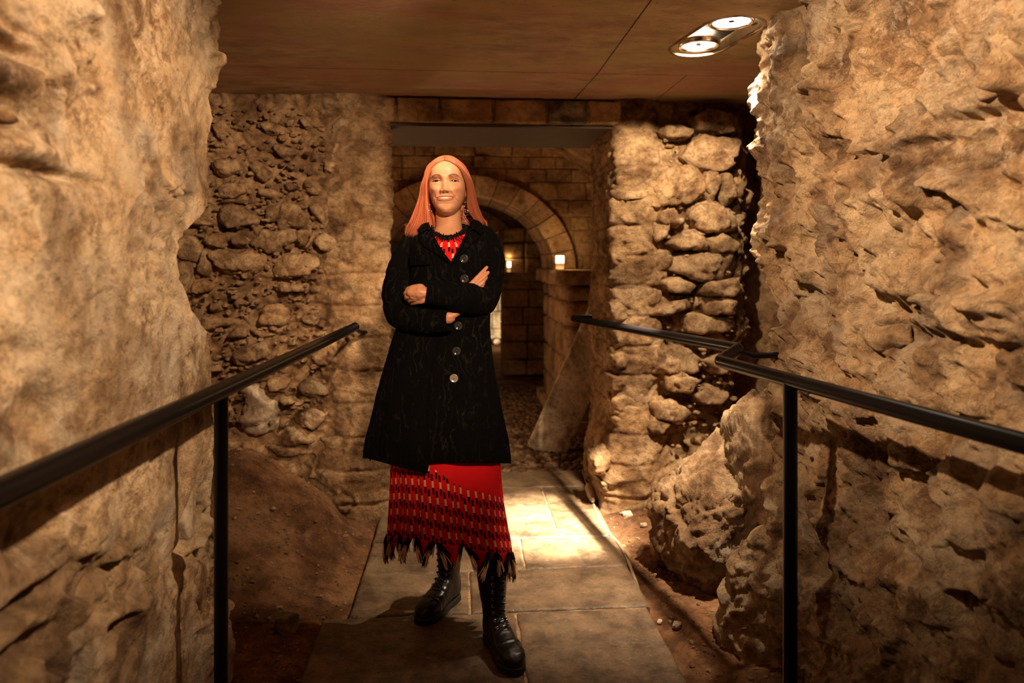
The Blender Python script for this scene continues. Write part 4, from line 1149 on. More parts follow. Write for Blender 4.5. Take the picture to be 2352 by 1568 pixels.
def setcol(me, c):
    a = me.color_attributes.new('Col', 'FLOAT_COLOR', 'POINT'); n = len(me.vertices)
    C = np.ones((n, 4), dtype=np.float32); C[:, :3] = c; a.data.foreach_set('color', C.ravel())

# ---- head
HC = L(1027.5, 423, 0.0)                    # eye level, head axis
kn = lambda P: (np.array([p[0] for p in P]), np.array([p[1] for p in P]))
def cspl(P, z):
    """smooth interpolation through knots"""
    x, y = kn(P); m = np.gradient(y, x)
    i = np.clip(np.searchsorted(x, z) - 1, 0, len(x) - 2); h = x[i + 1] - x[i]; t = np.clip((z - x[i]) / h, 0, 1)
    return (2 * t**3 - 3 * t**2 + 1) * y[i] + (t**3 - 2 * t**2 + t) * h * m[i] + (-2 * t**3 + 3 * t**2) * y[i + 1] + (t**3 - t**2) * h * m[i + 1]
KF = [(-.118, .050), (-.113, .074), (-.104, .084), (-.092, .0855), (-.078, .083), (-.06, .0855), (-.04, .088), (-.02, .088), (0, .086), (.02, .092), (.045, .091), (.07, .078), (.09, .055), (.103, .022), (.107, .0)]
KW = [(-.118, .012), (-.113, .0235), (-.104, .033), (-.092, .043), (-.078, .0515), (-.06, .059), (-.04, .0645), (-.02, .068), (0, .0695), (.02, .071), (.045, .069), (.07, .059), (.09, .041), (.103, .017), (.107, .0)]
KB = [(-.118, .0), (-.113, .005), (-.104, .02), (-.092, .035), (-.078, .05), (-.06, .064), (-.04, .078), (-.02, .088), (0, .096), (.02, .10), (.045, .096), (.07, .080), (.09, .056), (.103, .022), (.107, .0)]
def G(x, z, x0, z0, sx, sz): return np.exp(-((x - x0) / sx) ** 2 - ((z - z0) / sz) ** 2)
MZ = -.0595; MX = -.0020
def mouth_line(x): return MZ - .0016 + 3.6 * (x - MX) ** 2
def mouth_open(x): return .0056 * np.clip(1 - (np.abs(x - MX) / .0320) ** 2.0, 0, 1)
EYES = ((-.0320, .0005), (.0322, -.0010))
EW, EH = .0150, .0064
def eye_q(x, z, e):
    """<1 inside the lid opening: almond, flatter below"""
    dx = (x - e[0]) / EW; dz = z - e[1]
    hi = EH * .54 * (1 - dx * dx) ** 1.0 * (np.abs(dx) < 1); lo = -EH * .36 * (1 - dx * dx) * (np.abs(dx) < 1)
    return dx, dz, hi, lo
nv, nu = 470, 520
zz = np.concatenate([np.linspace(-.118, -.104, 30), np.linspace(-.1037, .03, 380), np.linspace(.031, .107, 60)])
ph = np.concatenate([np.linspace(-1.25, 1.25, 440), np.linspace(1.28, 2 * np.pi - 1.28, 80)])
ZZ, PH = np.meshgrid(zz, ph, indexing='ij'); z = ZZ.ravel(); p = PH.ravel()
f = cspl(KF, z); wd = cspl(KW, z); bk = cspl(KB, z)
c_, s_ = np.cos(p), np.sin(p)
ex = 2 / 2.25
x = wd * np.sign(s_) * np.abs(s_) ** ex
yf = np.where(c_ > 0, f, bk) * np.sign(c_) * np.abs(c_) ** ex
front = sstep(0, .03, yf)
d = np.zeros_like(x)
ax = np.abs(x)
# nose
br = np.interp(z, [-.052, -.046, -.0415, -.037, -.031, -.02, -.005, .008, .02], [0, .0015, .0075, .0155, .0185, .0150, .0095, .0055, 0])
bw = np.interp(z, [-.05, -.034, -.02, -.005, .01], [.0125, .0105, .0085, .0078, .012])
d += br * np.exp(-(ax / bw) ** 2 * .8)
d += .0030 * G(x, z, 0, -.0345, .0085, .0075)
for s in (-1, 1):
    d += .0085 * G(x, z, s * .0128, -.0375, .0055, .0065)
    d -= .0065 * G(x, z, s * .0065, -.0432, .0035, .0024)
    d -= .0065 * G(x, z, s * .0190, .004, .0075, .0095)
    d += .0045 * G(x, z, s * .030, .0175, .018, .0060) 
    d += .0082 * G(x, z, s * .0365, -.028, .0165, .0125)
    t_ = (z + .042) / -.026; xl = s * (.0185 + .017 * np.clip(t_, -.2, 1.3))
    d -= .0040 * np.exp(-((x - xl) / .0040) ** 2) * sstep(-.076, -.062, z) * sstep(-.030, -.042, z)
    d += .0026 * np.exp(-((x - xl - s * .008) / .006) ** 2) * sstep(-.076, -.062, z) * sstep(-.026, -.040, z)
    d -= .0028 * G(x, z, s * .0355 + MX, -.0565, .0045, .006)
    d -= .0045 * G(x, z, s * .062, .03, .012, .02)
d += .0055 * G(x, z, 0, -.1015, .015, .011) - .0048 * G(x, z, 0, -.0835, .020, .0055)
d += .0045 * G(x, z, MX, MZ, .030, .018)
d -= .0012 * G(x, z, MX, -.0475, .003, .0045)
ml = mouth_line(x); xm = x - MX
oh = mouth_open(x)
dz = z - (ml - .0005)
inside = (np.abs(dz) < oh) & (yf > .02)
lipu = np.exp(-((dz - oh - .0018) / .0018) ** 2) * sstep(.036, .024, np.abs(xm)); lipl = np.exp(-((dz + oh + .0026) / .0026) ** 2) * sstep(.036, .022, np.abs(xm))
d += (.0018 * lipu + .0028 * lipl) * front
# eye sockets & lids
skin = np.ones((len(x), 3)) * SKC
hole = np.zeros(len(x), bool)
for e in EYES:
    dx, dzz, hi, lo = eye_q(x, z, e)
    d -= .0070 * G(x, z, e[0], e[1] + .001, .0165, .0085)
    d += .0062 * G(x, z, e[0], e[1] + .0005, .0125, .0070)
    d -= .0022 * np.exp(-((dzz - hi - .0042 - .0006) / .0013) ** 2) * (np.abs(dx) < 1.05) * (dzz > 0)
    d += .0016 * G(x, z, e[0], e[1] - .0085, .013, .0022) - .0016 * G(x, z, e[0], e[1] - .0118, .014, .0022)
    ins = (np.abs(dx) < 1) & (dzz < hi) & (dzz > lo) & (yf > .02); hole |= ins
    lash = np.exp(-((dzz - hi - .0006) / .0019) ** 2) * (np.abs(dx) < 1.06) * (yf > .02) + .7 * np.exp(-((dzz - lo + .0002) / .0009) ** 2) * (np.abs(dx) < 1.0) * (yf > .02)
    outx = np.sign(e[0]) * (x - e[0]); lash += .7 * np.exp(-((outx - .0160) / .0025) ** 2 - ((dzz - .0004) / .0010) ** 2) * (yf > .02)
    lash = np.clip(lash, 0, 1)[:, None]
    skin = skin * (1 - lash * .95) + np.array([.012, .006, .004]) * lash * .95
    sh = (.28 * G(x, z, e[0], e[1] + .006, .016, .005))[:, None]; skin = skin * (1 - sh) + np.array([.34, .15, .09]) * sh
    # brow
    s = np.sign(e[0]); t_ = (s * x - .0125) / .037
    bz = .0175 + .0042 * np.sin(np.clip(t_, 0, 1) * 2.6) - .0042 * np.clip(t_, 0, 1) ** 3; th = .0050 * (1 - .55 * np.clip(t_, 0, 1))
    bb = np.exp(-((z - bz) / th) ** 2) * sstep(-.16, .22, t_) * sstep(1.04, .85, t_) * (yf > 0)
    skin = skin * (1 - .95 * bb[:, None]) + np.array([.06, .022, .011]) * .95 * bb[:, None]
lp = np.clip(lipu * 1.1 + lipl * 1.1, 0, 1)[:, None] * front[:, None] * .75; skin = skin * (1 - lp) + np.array([.56, .16, .115]) * lp
blush = (.30 * (G(x, z, -.040, -.032, .02, .018) + G(x, z, .040, -.032, .02, .018)) + .25 * G(x, z, 0, -.036, .012, .010))[:, None] * front[:, None]
skin = skin * (1 - blush) + np.array([.72, .29, .19]) * blush
nos = sum(G(x, z, s * .0066, -.0436, .0032, .0020) for s in (-1, 1))[:, None] * front[:, None]; skin = skin * (1 - .85 * nos) + np.array([.07, .02, .012]) * .85 * nos
skin = np.where(inside[:, None], np.array([.10, .018, .014]), skin)
# push along a mostly-forward direction
dirx = x / .11; diry = np.ones_like(x); ln = np.sqrt(dirx ** 2 + diry ** 2)
x2 = x + d * front * dirx / ln; yf2 = yf + d * front * diry / ln
yf2 = yf2 - np.where(inside, .013, 0) - np.where(hole, .012, 0)
hv = np.column_stack([x2, -yf2, z])
# scalp colour under the hair
hairline = .074 - 13 * x ** 2
sc_ = (np.where(yf > 0, sstep(hairline - .002, hairline + .003, z), 1.0) * (z > -.05))[:, None]
skin = skin * (1 - sc_) + np.array([.42, .16, .09]) * sc_
def tilt(V):
    a = math.radians(-1.5); Rr = np.array([[math.cos(a), 0, math.sin(a)], [0, 1, 0], [-math.sin(a), 0, math.cos(a)]])
    b_ = math.radians(-2); Rx = np.array([[1, 0, 0], [0, math.cos(b_), -math.sin(b_)], [0, math.sin(b_), math.cos(b_)]])   # chin slightly lifted
    return V @ Rx.T @ Rr.T
hv = tilt(hv) + HC
Fh = grid_faces(nv, nu, wrap_m=True)
CAPF = [tuple(range(nu)), tuple((nv - 1) * nu + i for i in range(nu))[::-1]]
# ---- neck, torso, arms (continuous flesh under the clothes), hands, legs
def rings(P, n=64, ex=2.2):
    """P: (cx, cy, z, hw, hd)"""
    out = []
    a = np.linspace(0, 2 * np.pi, n, endpoint=False)
    for cx, cy, zq, hw, hd in P:
        c, s = np.cos(a), np.sin(a)
        out.append(np.column_stack([cx + hw * np.sign(c) * np.abs(c) ** (2 / ex), cy + hd * np.sign(s) * np.abs(s) ** (2 / ex), np.full(n, zq)]))
    return np.concatenate(out)
bodyb = MB()
def loft(mb, P, n=64, ex=2.2, cap=True):
    V = rings(P, n, ex); F = grid_faces(len(P), n, wrap_m=True).tolist()
    if cap: F += [tuple(range(n))[::-1], tuple((len(P) - 1) * n + i for i in range(n))]
    return mb.add(V, F)
zpx = lambda py: CAMZ + (600 - py) / SK
xpx = lambda px: (px - 1030) / SK
neck = [(xpx(1028), .030, zpx(462), .044, .046), (xpx(1028), .026, zpx(490), .0475, .048), (xpx(1029), .022, zpx(508), .047, .049), (xpx(1030), .018, zpx(525), .050, .054), (xpx(1031), .014, zpx(537), .062, .062),
        (xpx(1032), .012, zpx(548), .095, .078), (xpx(1034), .012, zpx(562), .135, .088), (xpx(1034), .012, zpx(580), .150, .096), (xpx(1034), .01, zpx(620), .150, .10), (xpx(1034), .01, zpx(700), .135, .10), (xpx(1030), .01, zpx(760), .125, .095),
        (xpx(1025), .01, zpx(820), .15, .105), (xpx(1025), .01, zpx(870), .165, .11), (xpx(1025), .01, zpx(910), .16, .105)]
nk = MB(); loft(nk, neck, 72, 2.1)
def catm(P, n=10):
    P = np.array(P, float); Q = np.vstack([2 * P[0] - P[1], P, 2 * P[-1] - P[-2]]); out = []
    for i in range(1, len(Q) - 2):
        for t in np.linspace(0, 1, n, endpoint=False):
            out.append(.5 * ((2 * Q[i]) + (-Q[i - 1] + Q[i + 1]) * t + (2 * Q[i - 1] - 5 * Q[i] + 4 * Q[i + 1] - Q[i + 2]) * t * t + (-Q[i - 1] + 3 * Q[i] - 3 * Q[i + 1] + Q[i + 2]) * t ** 3))
    out.append(P[-1]); return np.array(out)
def limb(mb, pts, rad, seg=20, n=8, flat=1.0):
    q = catm([np.append(p_, r_) for p_, r_ in zip(pts, rad)], n)
    # rounded ends
    mb.tube(q[:, :3], q[:, 3], seg, True, flat)
    D, F = ico(2)
    for p_, r_ in ((q[0, :3], q[0, 3]), (q[-1, :3], q[-1, 3])): mb.add(D * r_ * .98 + p_, F)
    return mb
# her left arm (right in the picture) lies in front; her right arm tucks underneath
ARM_F = [(L(1070, 541, .015), .034), (L(1086, 546, .012), .048), (L(1108, 557, .01), .060), (L(1121, 600, .01), .062), (L(1117, 650, -.015), .060), (L(1104, 684, -.075), .060), (L(1064, 684, -.150), .053), (L(1020, 676, -.195), .046), (L(979, 671, -.205), .0405)]
ARM_B = [(L(1000, 543, .015), .034), (L(982, 550, .012), .048), (L(958, 563, .01), .060), (L(930, 610, .01), .058), (L(917, 665, -.01), .061), (L(924, 714, -.05), .062), (L(962, 731, -.115), .054), (L(1000, 735, -.150), .047), (L(1034, 734, -.165), .042)]
hands = MB()
def finger(mb, pts, r0, r1): limb(mb, pts, list(np.linspace(r0, r1, len(pts))), 12, 5)
# forearms inside the sleeves
for A_ in (ARM_F[2:], ARM_B[2:]): limb(hands, [p_ for p_, r_ in A_[:-1]], [.042, .040, .036, .034, .030, .026][:len(A_) - 1], 16, 5)
# her left hand: back of the hand resting on the other arm, fingers curling under it
def hp(px, py, y): return L(px, py, y)
limb(hands, [hp(1000, 674, -.198), hp(982, 672, -.203), hp(966, 671, -.206)], [.0225, .024, .0255], 18, 6, .80)
limb(hands, [hp(966, 663, -.205), hp(948, 664, -.196)], [.018, .0155], 16, 5)
limb(hands, [hp(966, 672, -.209), hp(944, 671, -.200)], [.021, .0165], 16, 5)
limb(hands, [hp(968, 680, -.203), hp(948, 679, -.197)], [.0165, .014], 16, 5)
for k_, (y0, px1, py1, l) in enumerate([(661, 938, 663, 1.0), (669, 934, 671, 1.06), (677, 936, 680, 1.0), (685, 944, 687, .85)]):
    finger(hands, [hp(956, y0, -.198), hp(px1 + 3, py1, -.185), hp(px1 - 2, py1 + 4, -.160), hp(px1 + 4, py1 + 9, -.128), hp(px1 + 16, py1 + 13, -.115)], .0108, .0078)
finger(hands, [hp(984, 683, -.205), hp(970, 690, -.200), hp(955, 693, -.180), hp(946, 696, -.155)], .0125, .0085)
# her right hand: wrist under the front arm, fingers lying up along the left upper arm
limb(hands, [hp(1030, 727, -.150), hp(1050, 715, -.140), hp(1066, 695, -.122), hp(1078, 672, -.110)], [.0265, .0245, .030, .033], 18, 6, .62)
for (a0, b0, c0, r) in [((1074, 660, -.122), (1099, 634, -.118), (1118, 614, -.098), .0074), ((1082, 661, -.124), (1106, 641.5, -.122), (1121, 625.5, -.103), .0075), ((1090, 666, -.122), (1107, 650, -.122), (1117, 637, -.106), .0070), ((1096, 674, -.115), (1106, 660, -.118), (1112, 648, -.108), .0062)]:
    finger(hands, [hp(*a0), hp(*b0), hp(*c0)], r * 1.12, r * .86)
finger(hands, [hp(1058, 700, -.115), hp(1062, 680, -.108), hp(1072, 662, -.100)], .0125, .0095)
me_h = remeshed(hands, 'hands', .0019, 3, .4)
Vh = getV(me_h); Fhh = [tuple(p_.vertices) for p_ in me_h.polygons]
# legs
BOOTS = []
def ground_pt(px, py):
    d_ = CAMZ * FPX / (py - 600); return np.array([(px - 1176) / FPX * d_ - PU, d_ - PD])
toeA, heelA = ground_pt(1190, 1555), ground_pt(1122, 1462)
toeB, heelB = ground_pt(962, 1438), ground_pt(1050, 1372)
legs = MB()
for (t0, h0, hx) in ((toeA, heelA, .095), (toeB, heelB, -.085)):
    v = (t0 - h0) / np.linalg.norm(t0 - h0); an = h0 + v * .06
    loft(legs, [(an[0], an[1], .06, .026, .030), (an[0], an[1], .16, .030, .034), (an[0] * .97 + hx * .03, an[1] * .95, .31, .036, .040), (an[0] * .35 + hx * .6, an[1] * .3, .46, .048, .050), (hx * .8, -.0, .60, .060, .062), (hx * .8, 0, .85, .078, .080), (hx * .7, .01, .95, .085, .090)], 32)
parts_V = [hv, nk.V[0]]; parts_F = [Fh.tolist()]; n0 = len(hv)
parts_F[0] = [q for q, keep in zip(parts_F[0], ~(hole[Fh].all(1))) if keep] + CAPF
colr = [skin, np.ones((len(nk.V[0]), 3)) * SKC]
parts_F.append([tuple(i + n0 for i in q) for q in nk.F]); n0 += len(nk.V[0])
parts_V.append(Vh); parts_F.append([tuple(i + n0 for i in q) for q in Fhh]); n0 += len(Vh)
hc = np.ones((len(Vh), 3)) * SKC * np.array([.98, .92, .90]); hc *= (1 + .16 * fbm(Vh * 90, 3, 4))[:, None]; colr.append(hc)
LV = np.concatenate(legs.V); parts_V.append(LV); parts_F.append([tuple(i + n0 for i in q) for q in legs.F]); colr.append(np.ones((len(LV), 3)) * SKC)
body = link('body', mesh_np('body', np.concatenate(parts_V), sum(parts_F, []), True, colors=np.concatenate(colr)), M['skin'], person)

def face_front(x_, z_):
    """forward distance of the face surface (head-local) for small attached pieces"""
    i = np.argmin((x2 - x_) ** 2 + (z - z_) ** 2 + np.where(yf > 0, 0, 9)); return yf2[i] + (.013 if inside[i] else 0) + (.012 if hole[i] else 0)
# eyes
for e in EYES:
    gxe, gze = np.meshgrid(np.linspace(-.0175, .0175, 180), np.linspace(-.0085, .0085, 90), indexing='ij'); gx_, gz_ = gxe.ravel(), gze.ravel()
    cx_ = np.linspace(-.0175, .0175, 18); cz_ = np.linspace(-.0085, .0085, 10); base_y = np.array([[face_front(e[0] + a_, e[1] + b_) for b_ in cz_] for a_ in cx_])
    A1 = np.vander(cx_ * 50, 4); B1 = np.vander(cz_ * 50, 3); co_ = np.linalg.pinv(A1) @ base_y @ np.linalg.pinv(B1).T
    yy_e = np.einsum('ia,ab,ib->i', np.vander(gx_ * 50, 4), co_, np.vander(gz_ * 50, 3)) - .0030 + .0012 * np.exp(-(gx_ ** 2 + gz_ ** 2) / .009 ** 2)
    rr_e = np.sqrt((gx_ - .0002 * np.sign(e[0])) ** 2 + (gz_ - .0004) ** 2); c = np.ones((len(gx_), 3)) * np.array([.27, .18, .135]); c[rr_e < .0068] = (.022, .010, .006); c[rr_e < .0030] = (.002, .002, .002)
    me = mesh_np('eye', tilt(np.column_stack([e[0] + gx_, -yy_e, e[1] + gz_])) + HC, grid_faces(180, 90), True, colors=c)
    if 'eye' not in M:
        m_, t_, b_ = nt('eye'); a_ = t_.nodes.new('ShaderNodeAttribute'); a_.attribute_name = 'Col'; t_.links.new(a_.outputs['Color'], b_.inputs['Base Color']); b_.inputs['Roughness'].default_value = .04; b_.inputs['Specular IOR Level'].default_value = .8; M['eye'] = m_
    link('eye', me, M['eye'], person)
# teeth
U_, W_ = np.meshgrid(np.linspace(-1, 1, 150), np.linspace(-1, 1, 16), indexing='ij'); u = U_.ravel(); w_ = W_.ravel()
tx = MX + .0255 * u; tz = mouth_line(tx) + .0012 + (mouth_open(tx) + .0002) * w_ - .0014 * np.abs(w_) * 0
wid = .0062 * (1 - .18 * np.abs(u)); gro = np.abs(((tx - MX) / .0066) % 1 - .5) * 2
ty = .0835 + .004 * G(tx, tz, MX, MZ, .03, .02) - 11.5 * (tx - MX) ** 2 - .0011 * sstep(.86, 1.0, gro) - .0018 * np.abs(w_) ** 4
V = np.column_stack([tx, -ty, tz])
link('teeth', mesh_np('teeth', tilt(V) + HC, grid_faces(150, 16)), M['teeth'], person)
# ear (right side of the picture) and earrings
def ear(s):
    D, F = ico(4); q = D.copy(); V = q * np.array([.009, .017, .030]); r_ = np.sqrt((q[:, 1]) ** 2 + (q[:, 2]) ** 2)
    V[:, 0] += s * .006 * np.exp(-((r_ - .86) / .12) ** 2) - s * .006 * np.exp(-(r_ / .5) ** 2) * (s * q[:, 0] > 0)
    V[:, 1] *= (1 - .25 * np.clip(-q[:, 2], 0, 1)); a = s * math.radians(28)
    R_ = np.array([[math.cos(a), math.sin(a), 0], [-math.sin(a), math.cos(a), 0], [0, 0, 1]]); V = V @ R_
    V = V + np.array([s * .0705, .004, -.026])
    return link('ear', mesh_np('ear', tilt(V) + HC, F, colors=np.ones((len(V), 3)) * SKC * np.array([1.05, .88, .82])), M['skin'], person)
ear(1); ear(-1)
def torus(mb, c, R_, r_, ax=(1, 0), n=24, arc=2 * np.pi, st=0):
    a = np.linspace(st, st + arc, n); c = np.array(c)
    mb.tube([c + np.array([R_ * math.cos(t), 0, R_ * math.sin(t)]) for t in a], r_, 8)
for (px, py0, ln_) in ((1069, 462, 40), (986, 468, 32)):
    mb = MB(); y_ = -.035
    torus(mb, L(px, py0 + 2, y_), .0028, .0006); mb.tube([L(px, py0 + 4, y_), L(px - 1, py0 + 14, y_)], .0006, 6)
    D, F = ico(3); mb.add(D * .0032 + L(px - 2, py0 + 12, y_), F); mb.add(D * .0036 + L(px - 1, py0 + ln_ * .48, y_), F)
    torus(mb, L(px + 1, py0 + ln_ * .70, y_), .0080, .0009, arc=4.6, st=1.3); torus(mb, L(px + 3, py0 + ln_ * .58, y_), .0048, .0008); mb.tube([L(px, py0 + ln_ * .8, y_), L(px + 1, py0 + ln_, y_)], .0007, 6)
    mb.build('earring', M['chrome'], person)

# ---- hair: strands falling from a centre parting, over a thin cap
def strands():
    rng = np.random.default_rng(8); VV, FF, CC, n0 = [], [], [], 0
    ZS_ = [0.0, -.043, -.091, -.139]
    LO, LI = [-.088, -.098, -.116, -.137], [-.0695, -.0700, -.0680, -.0610]
    RO, RI = [.092, .099, .112, .130], [.0715, .0770, .0740, .0960]
    for s in (-1, 1):
        for i in range(4300):
            a = rng.random() ** 1.1; lay = rng.random(); jj = rng.normal(size=3)
            if i < 900: a = rng.random() * .08; lay = rng.random() * .7
            off = .0015 + .008 * lay; b = min(1, a / .30)
            rx, ry, rz = .0010, .074 - .125 * a, .0835 + .060 * a * (1.0 - .55 * a) * 1.2
            rz = np.interp(a, [0, .12, .3, .6, 1], [.0740, .0885, .0945, .0945, .084]) + off * .45
            P = [[s * rx, ry + .004 * (a < .1), rz],
                 [s * (.028 + .4 * off), .079 - .145 * a, np.interp(a, [0, .15, .4, 1], [.0620, .0790, .0870, .076]) + off * .6],
                 [s * (np.interp(a, [0, .2, 1], [.0520, .060, .062]) + .9 * off), .066 - .140 * a, np.interp(a, [0, .2, 1], [.040, .056, .050]) + off * .3]]
            for k in range(4):
                o_, i_ = (LO[k], LI[k]) if s < 0 else (RO[k], RI[k])
                e_ = lay if a < .7 else lay * .8
                xx = i_ + (o_ - i_) * e_
                if a > .55 and k >= 2: xx *= 1 - .75 * (a - .55) / .45 * rng.random() ** .4
                fy = [.046, .036, .034, .040][k] if s < 0 else [.046, .030, .016, .006][k]
                P.append([xx, fy - [.135, .125, .115, .10][k] * a, [.002, -.043, -.091, -.132][k] if s > 0 else ZS_[k]])
            if s < 0:
                P.append([(-.066 - .090 * lay) * (1 if a < .55 else .8), .060 - .10 * a - .022 * lay, -.188 + .022 * lay + .010 * jj[1] - .01])
            else:
                P.append([(.100 + .040 * lay), -.004 - .10 * a, -.146 + .004 * jj[1]])
            P = np.array(P); P[2:, 0] += .0012 * jj[0]; P[1:, 1] += .0016 * jj[1]
            q = catm(P, 3); n = len(q); ph_ = 6 * rng.random()
            wv = .0013 * np.sin(np.linspace(0, 4, n) + ph_) * np.linspace(0, 1, n); q[:, 0] += wv; q[:, 1] += wv * .6
            r = .00115 * np.concatenate([np.ones(n - 6), np.linspace(1, .25, 6)]) * rng.uniform(.6, 1.2)
            T = np.gradient(q, axis=0); T /= np.linalg.norm(T, axis=1)[:, None]
            out = np.column_stack([q[:, 0], q[:, 1] * .8, np.clip(q[:, 2] - .03, 0, 1)]); out /= np.linalg.norm(out, axis=1)[:, None] + 1e-9
            sd = np.cross(T, out); sd /= np.linalg.norm(sd, axis=1)[:, None] + 1e-9
            sd = sd + out * rng.normal() * .35
            VV.append(np.stack([q + sd * r[:, None], q + out * r[:, None] * .4, q - sd * r[:, None]], 1).reshape(-1, 3))
            g_ = grid_faces(n, 3, off=n0); FF.append(g_); n0 += 3 * n
            base = np.array([.72, .225, .105]) * rng.uniform(.62, 1.22) * np.array([1, rng.uniform(.9, 1.12), rng.uniform(.85, 1.2)])
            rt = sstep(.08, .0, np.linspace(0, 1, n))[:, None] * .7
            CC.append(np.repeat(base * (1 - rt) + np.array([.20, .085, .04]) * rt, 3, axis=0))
    V = np.concatenate(VV); V[:, 1] *= -1
    return tilt(V) + HC, np.concatenate(FF), np.concatenate(CC)
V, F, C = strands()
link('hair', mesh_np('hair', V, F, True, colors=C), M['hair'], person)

# ---- red top with dark ruffled neckline, seen in the opening of the coat
topb = MB()
tp = [(xpx(1031), .014, zpx(522), .064, .062), (xpx(1032), .012, zpx(538), .080, .076), (xpx(1032), .010, zpx(550), .098, .088), (xpx(1034), .008, zpx(563), .140, .097), (xpx(1034), .006, zpx(580), .153, .106), (xpx(1034), .002, zpx(620), .153, .112), (xpx(1034), 0, zpx(700), .140, .112)]
n = 120; V = rings(tp, n, 2.1)
ang = np.tile(np.linspace(0, 2 * np.pi, n, endpoint=False), len(tp)); fr = np.clip(-np.sin(ang), 0, 1) ** 3
fq = np.clip(-np.sin(ang[:n]), 0, 1) ** 1.6
V[:n, 2] -= .036 * fq; V[:n, 1] -= .024 * fq
V[n:2*n, 2] -= .014 * fq; V[n:2*n, 1] -= .014 * fq
NECKL = V[:n].copy()
arc = ang * .12 / .021; uv = np.column_stack([arc, (tp[0][2] - V[:, 2]) / .040])
c = np.zeros((len(V), 3)); c[:, 0] = 1
link('blouse', mesh_np('blouse', V, grid_faces(len(tp), n, wrap_m=True), True, uv=uv, colors=c), M['skirt'], person)
rfl = MB(); rng = np.random.default_rng(3)
for k_ in range(520):
    a = np.pi + rng.random() * np.pi; p0 = NECKL[int(a / (2 * np.pi) * n) % n] + np.array([0, -.003, rng.uniform(-.010, .004)])
    dr = np.array([math.cos(a) * .5 + rng.normal() * .6, math.sin(a) * .7, rng.normal() * .7]); dr /= np.linalg.norm(dr)
    rfl.tube([p0, p0 + dr * .005, p0 + dr * .011 + np.array([0, 0, -.003])], [.0018, .0022, .0008], 5)
rfl.build('ruffle', M['thread_d'], person)

# ---- coat
def coat_ring(py, xl, xr, yc, hd): return (xpx((xl + xr) / 2), yc, zpx(py), (xr - xl) / 2 / SK, hd)
CR = [coat_ring(515, 988, 1082, .030, .070), coat_ring(522, 972, 1098, .026, .080), coat_ring(531, 952, 1117, .02, .090), coat_ring(542, 938, 1132, .016, .099), coat_ring(560, 934, 1137, .01, .109), coat_ring(585, 936, 1136, .006, .120), coat_ring(620, 940, 1134, .004, .127), coat_ring(660, 938, 1131, .002, .126),
      coat_ring(700, 930, 1127, 0, .121), coat_ring(735, 918, 1126, 0, .119), coat_ring(770, 904, 1128, 0, .124), coat_ring(810, 892, 1132, 0, .134), coat_ring(850, 881, 1137, 0, .144), coat_ring(900, 868, 1145, 0, .149),
      coat_ring(950, 858, 1152, 0, .155), coat_ring(1000, 850, 1159, 0, .160), coat_ring(1050, 844, 1165, 0, .165), coat_ring(1066, 843, 1166, 0, .166)]
A_ = np.array(CR); zk = A_[::-1, 2]
na, nz_ = 320, 420
zs_ = np.linspace(A_[0, 2], A_[-1, 2], nz_); aa = np.linspace(0, 2 * np.pi, na, endpoint=False)
par = np.stack([np.interp(zs_, zk, A_[::-1, i]) for i in (0, 1, 3, 4)], 1)
for _ in range(12): par[1:-1] = .25 * par[:-2] + .5 * par[1:-1] + .25 * par[2:]
c, s = np.cos(aa)[None], np.sin(aa)[None]; ee = 2 / 2.25
X = par[:, 0:1] + par[:, 2:3] * np.sign(c) * np.abs(c) ** ee; Y = par[:, 1:2] + par[:, 3:4] * np.sign(s) * np.abs(s) ** ee; Z = np.repeat(zs_[:, None], na, 1)
low = sstep(zpx(780), zpx(1060), Z)
fold = low * (.010 * np.cos(aa * 7 + .6)[None] + .006 * np.cos(aa * 12 + 2)[None])
P3 = np.stack([X, Y, Z * .5], -1).reshape(-1, 3)
wr = (.0055 * fbm(P3 * 9, 3, 61)).reshape(X.shape) + (.0022 * fbm(np.stack([X * 30, Y * 30, Z * 9], -1).reshape(-1, 3), 3, 62)).reshape(X.shape)
frontm = s < 0
edge_px = np.interp(zs_, [zpx(1066), zpx(1040), zpx(850), zpx(760), zpx(600), zpx(515)], [986, 986, 999, 1018, 1036, 1036])
over = sstep(-.004, .004, X - xpx(edge_px)[:, None]) * frontm * sstep(.25, .45, -s) * (Z < zpx(596))
dd = fold + wr + .007 * over
nx, ny = c * 1.0, s * 1.0
X = X + nx * dd; Y = Y + ny * dd
# hem: left front panel hangs lower, outline curved
Xh, Yh = X[-1], Y[-1]
pxh = 1176 + (Xh + PU) / (PD + Yh) * FPX
tpy = np.where((pxh < 986) & (np.sin(aa) < 0), np.interp(pxh, [842, 880, 930, 975, 986], [1052, 1062, 1076, 1087, 1085]), np.interp(pxh, [986, 1160], [1062, 1064]))
zt_ = CAMZ + (600 - tpy) / FPX * (PD + Yh)
bkf = np.clip(np.sin(aa), 0, 1); zt_ = np.where(np.sin(aa) < 0, zt_, zpx(1058) * (1 - bkf) + bkf * .64)
Z = Z + (zt_ - Z[-1:])* sstep(zpx(940), zpx(1066), Z)
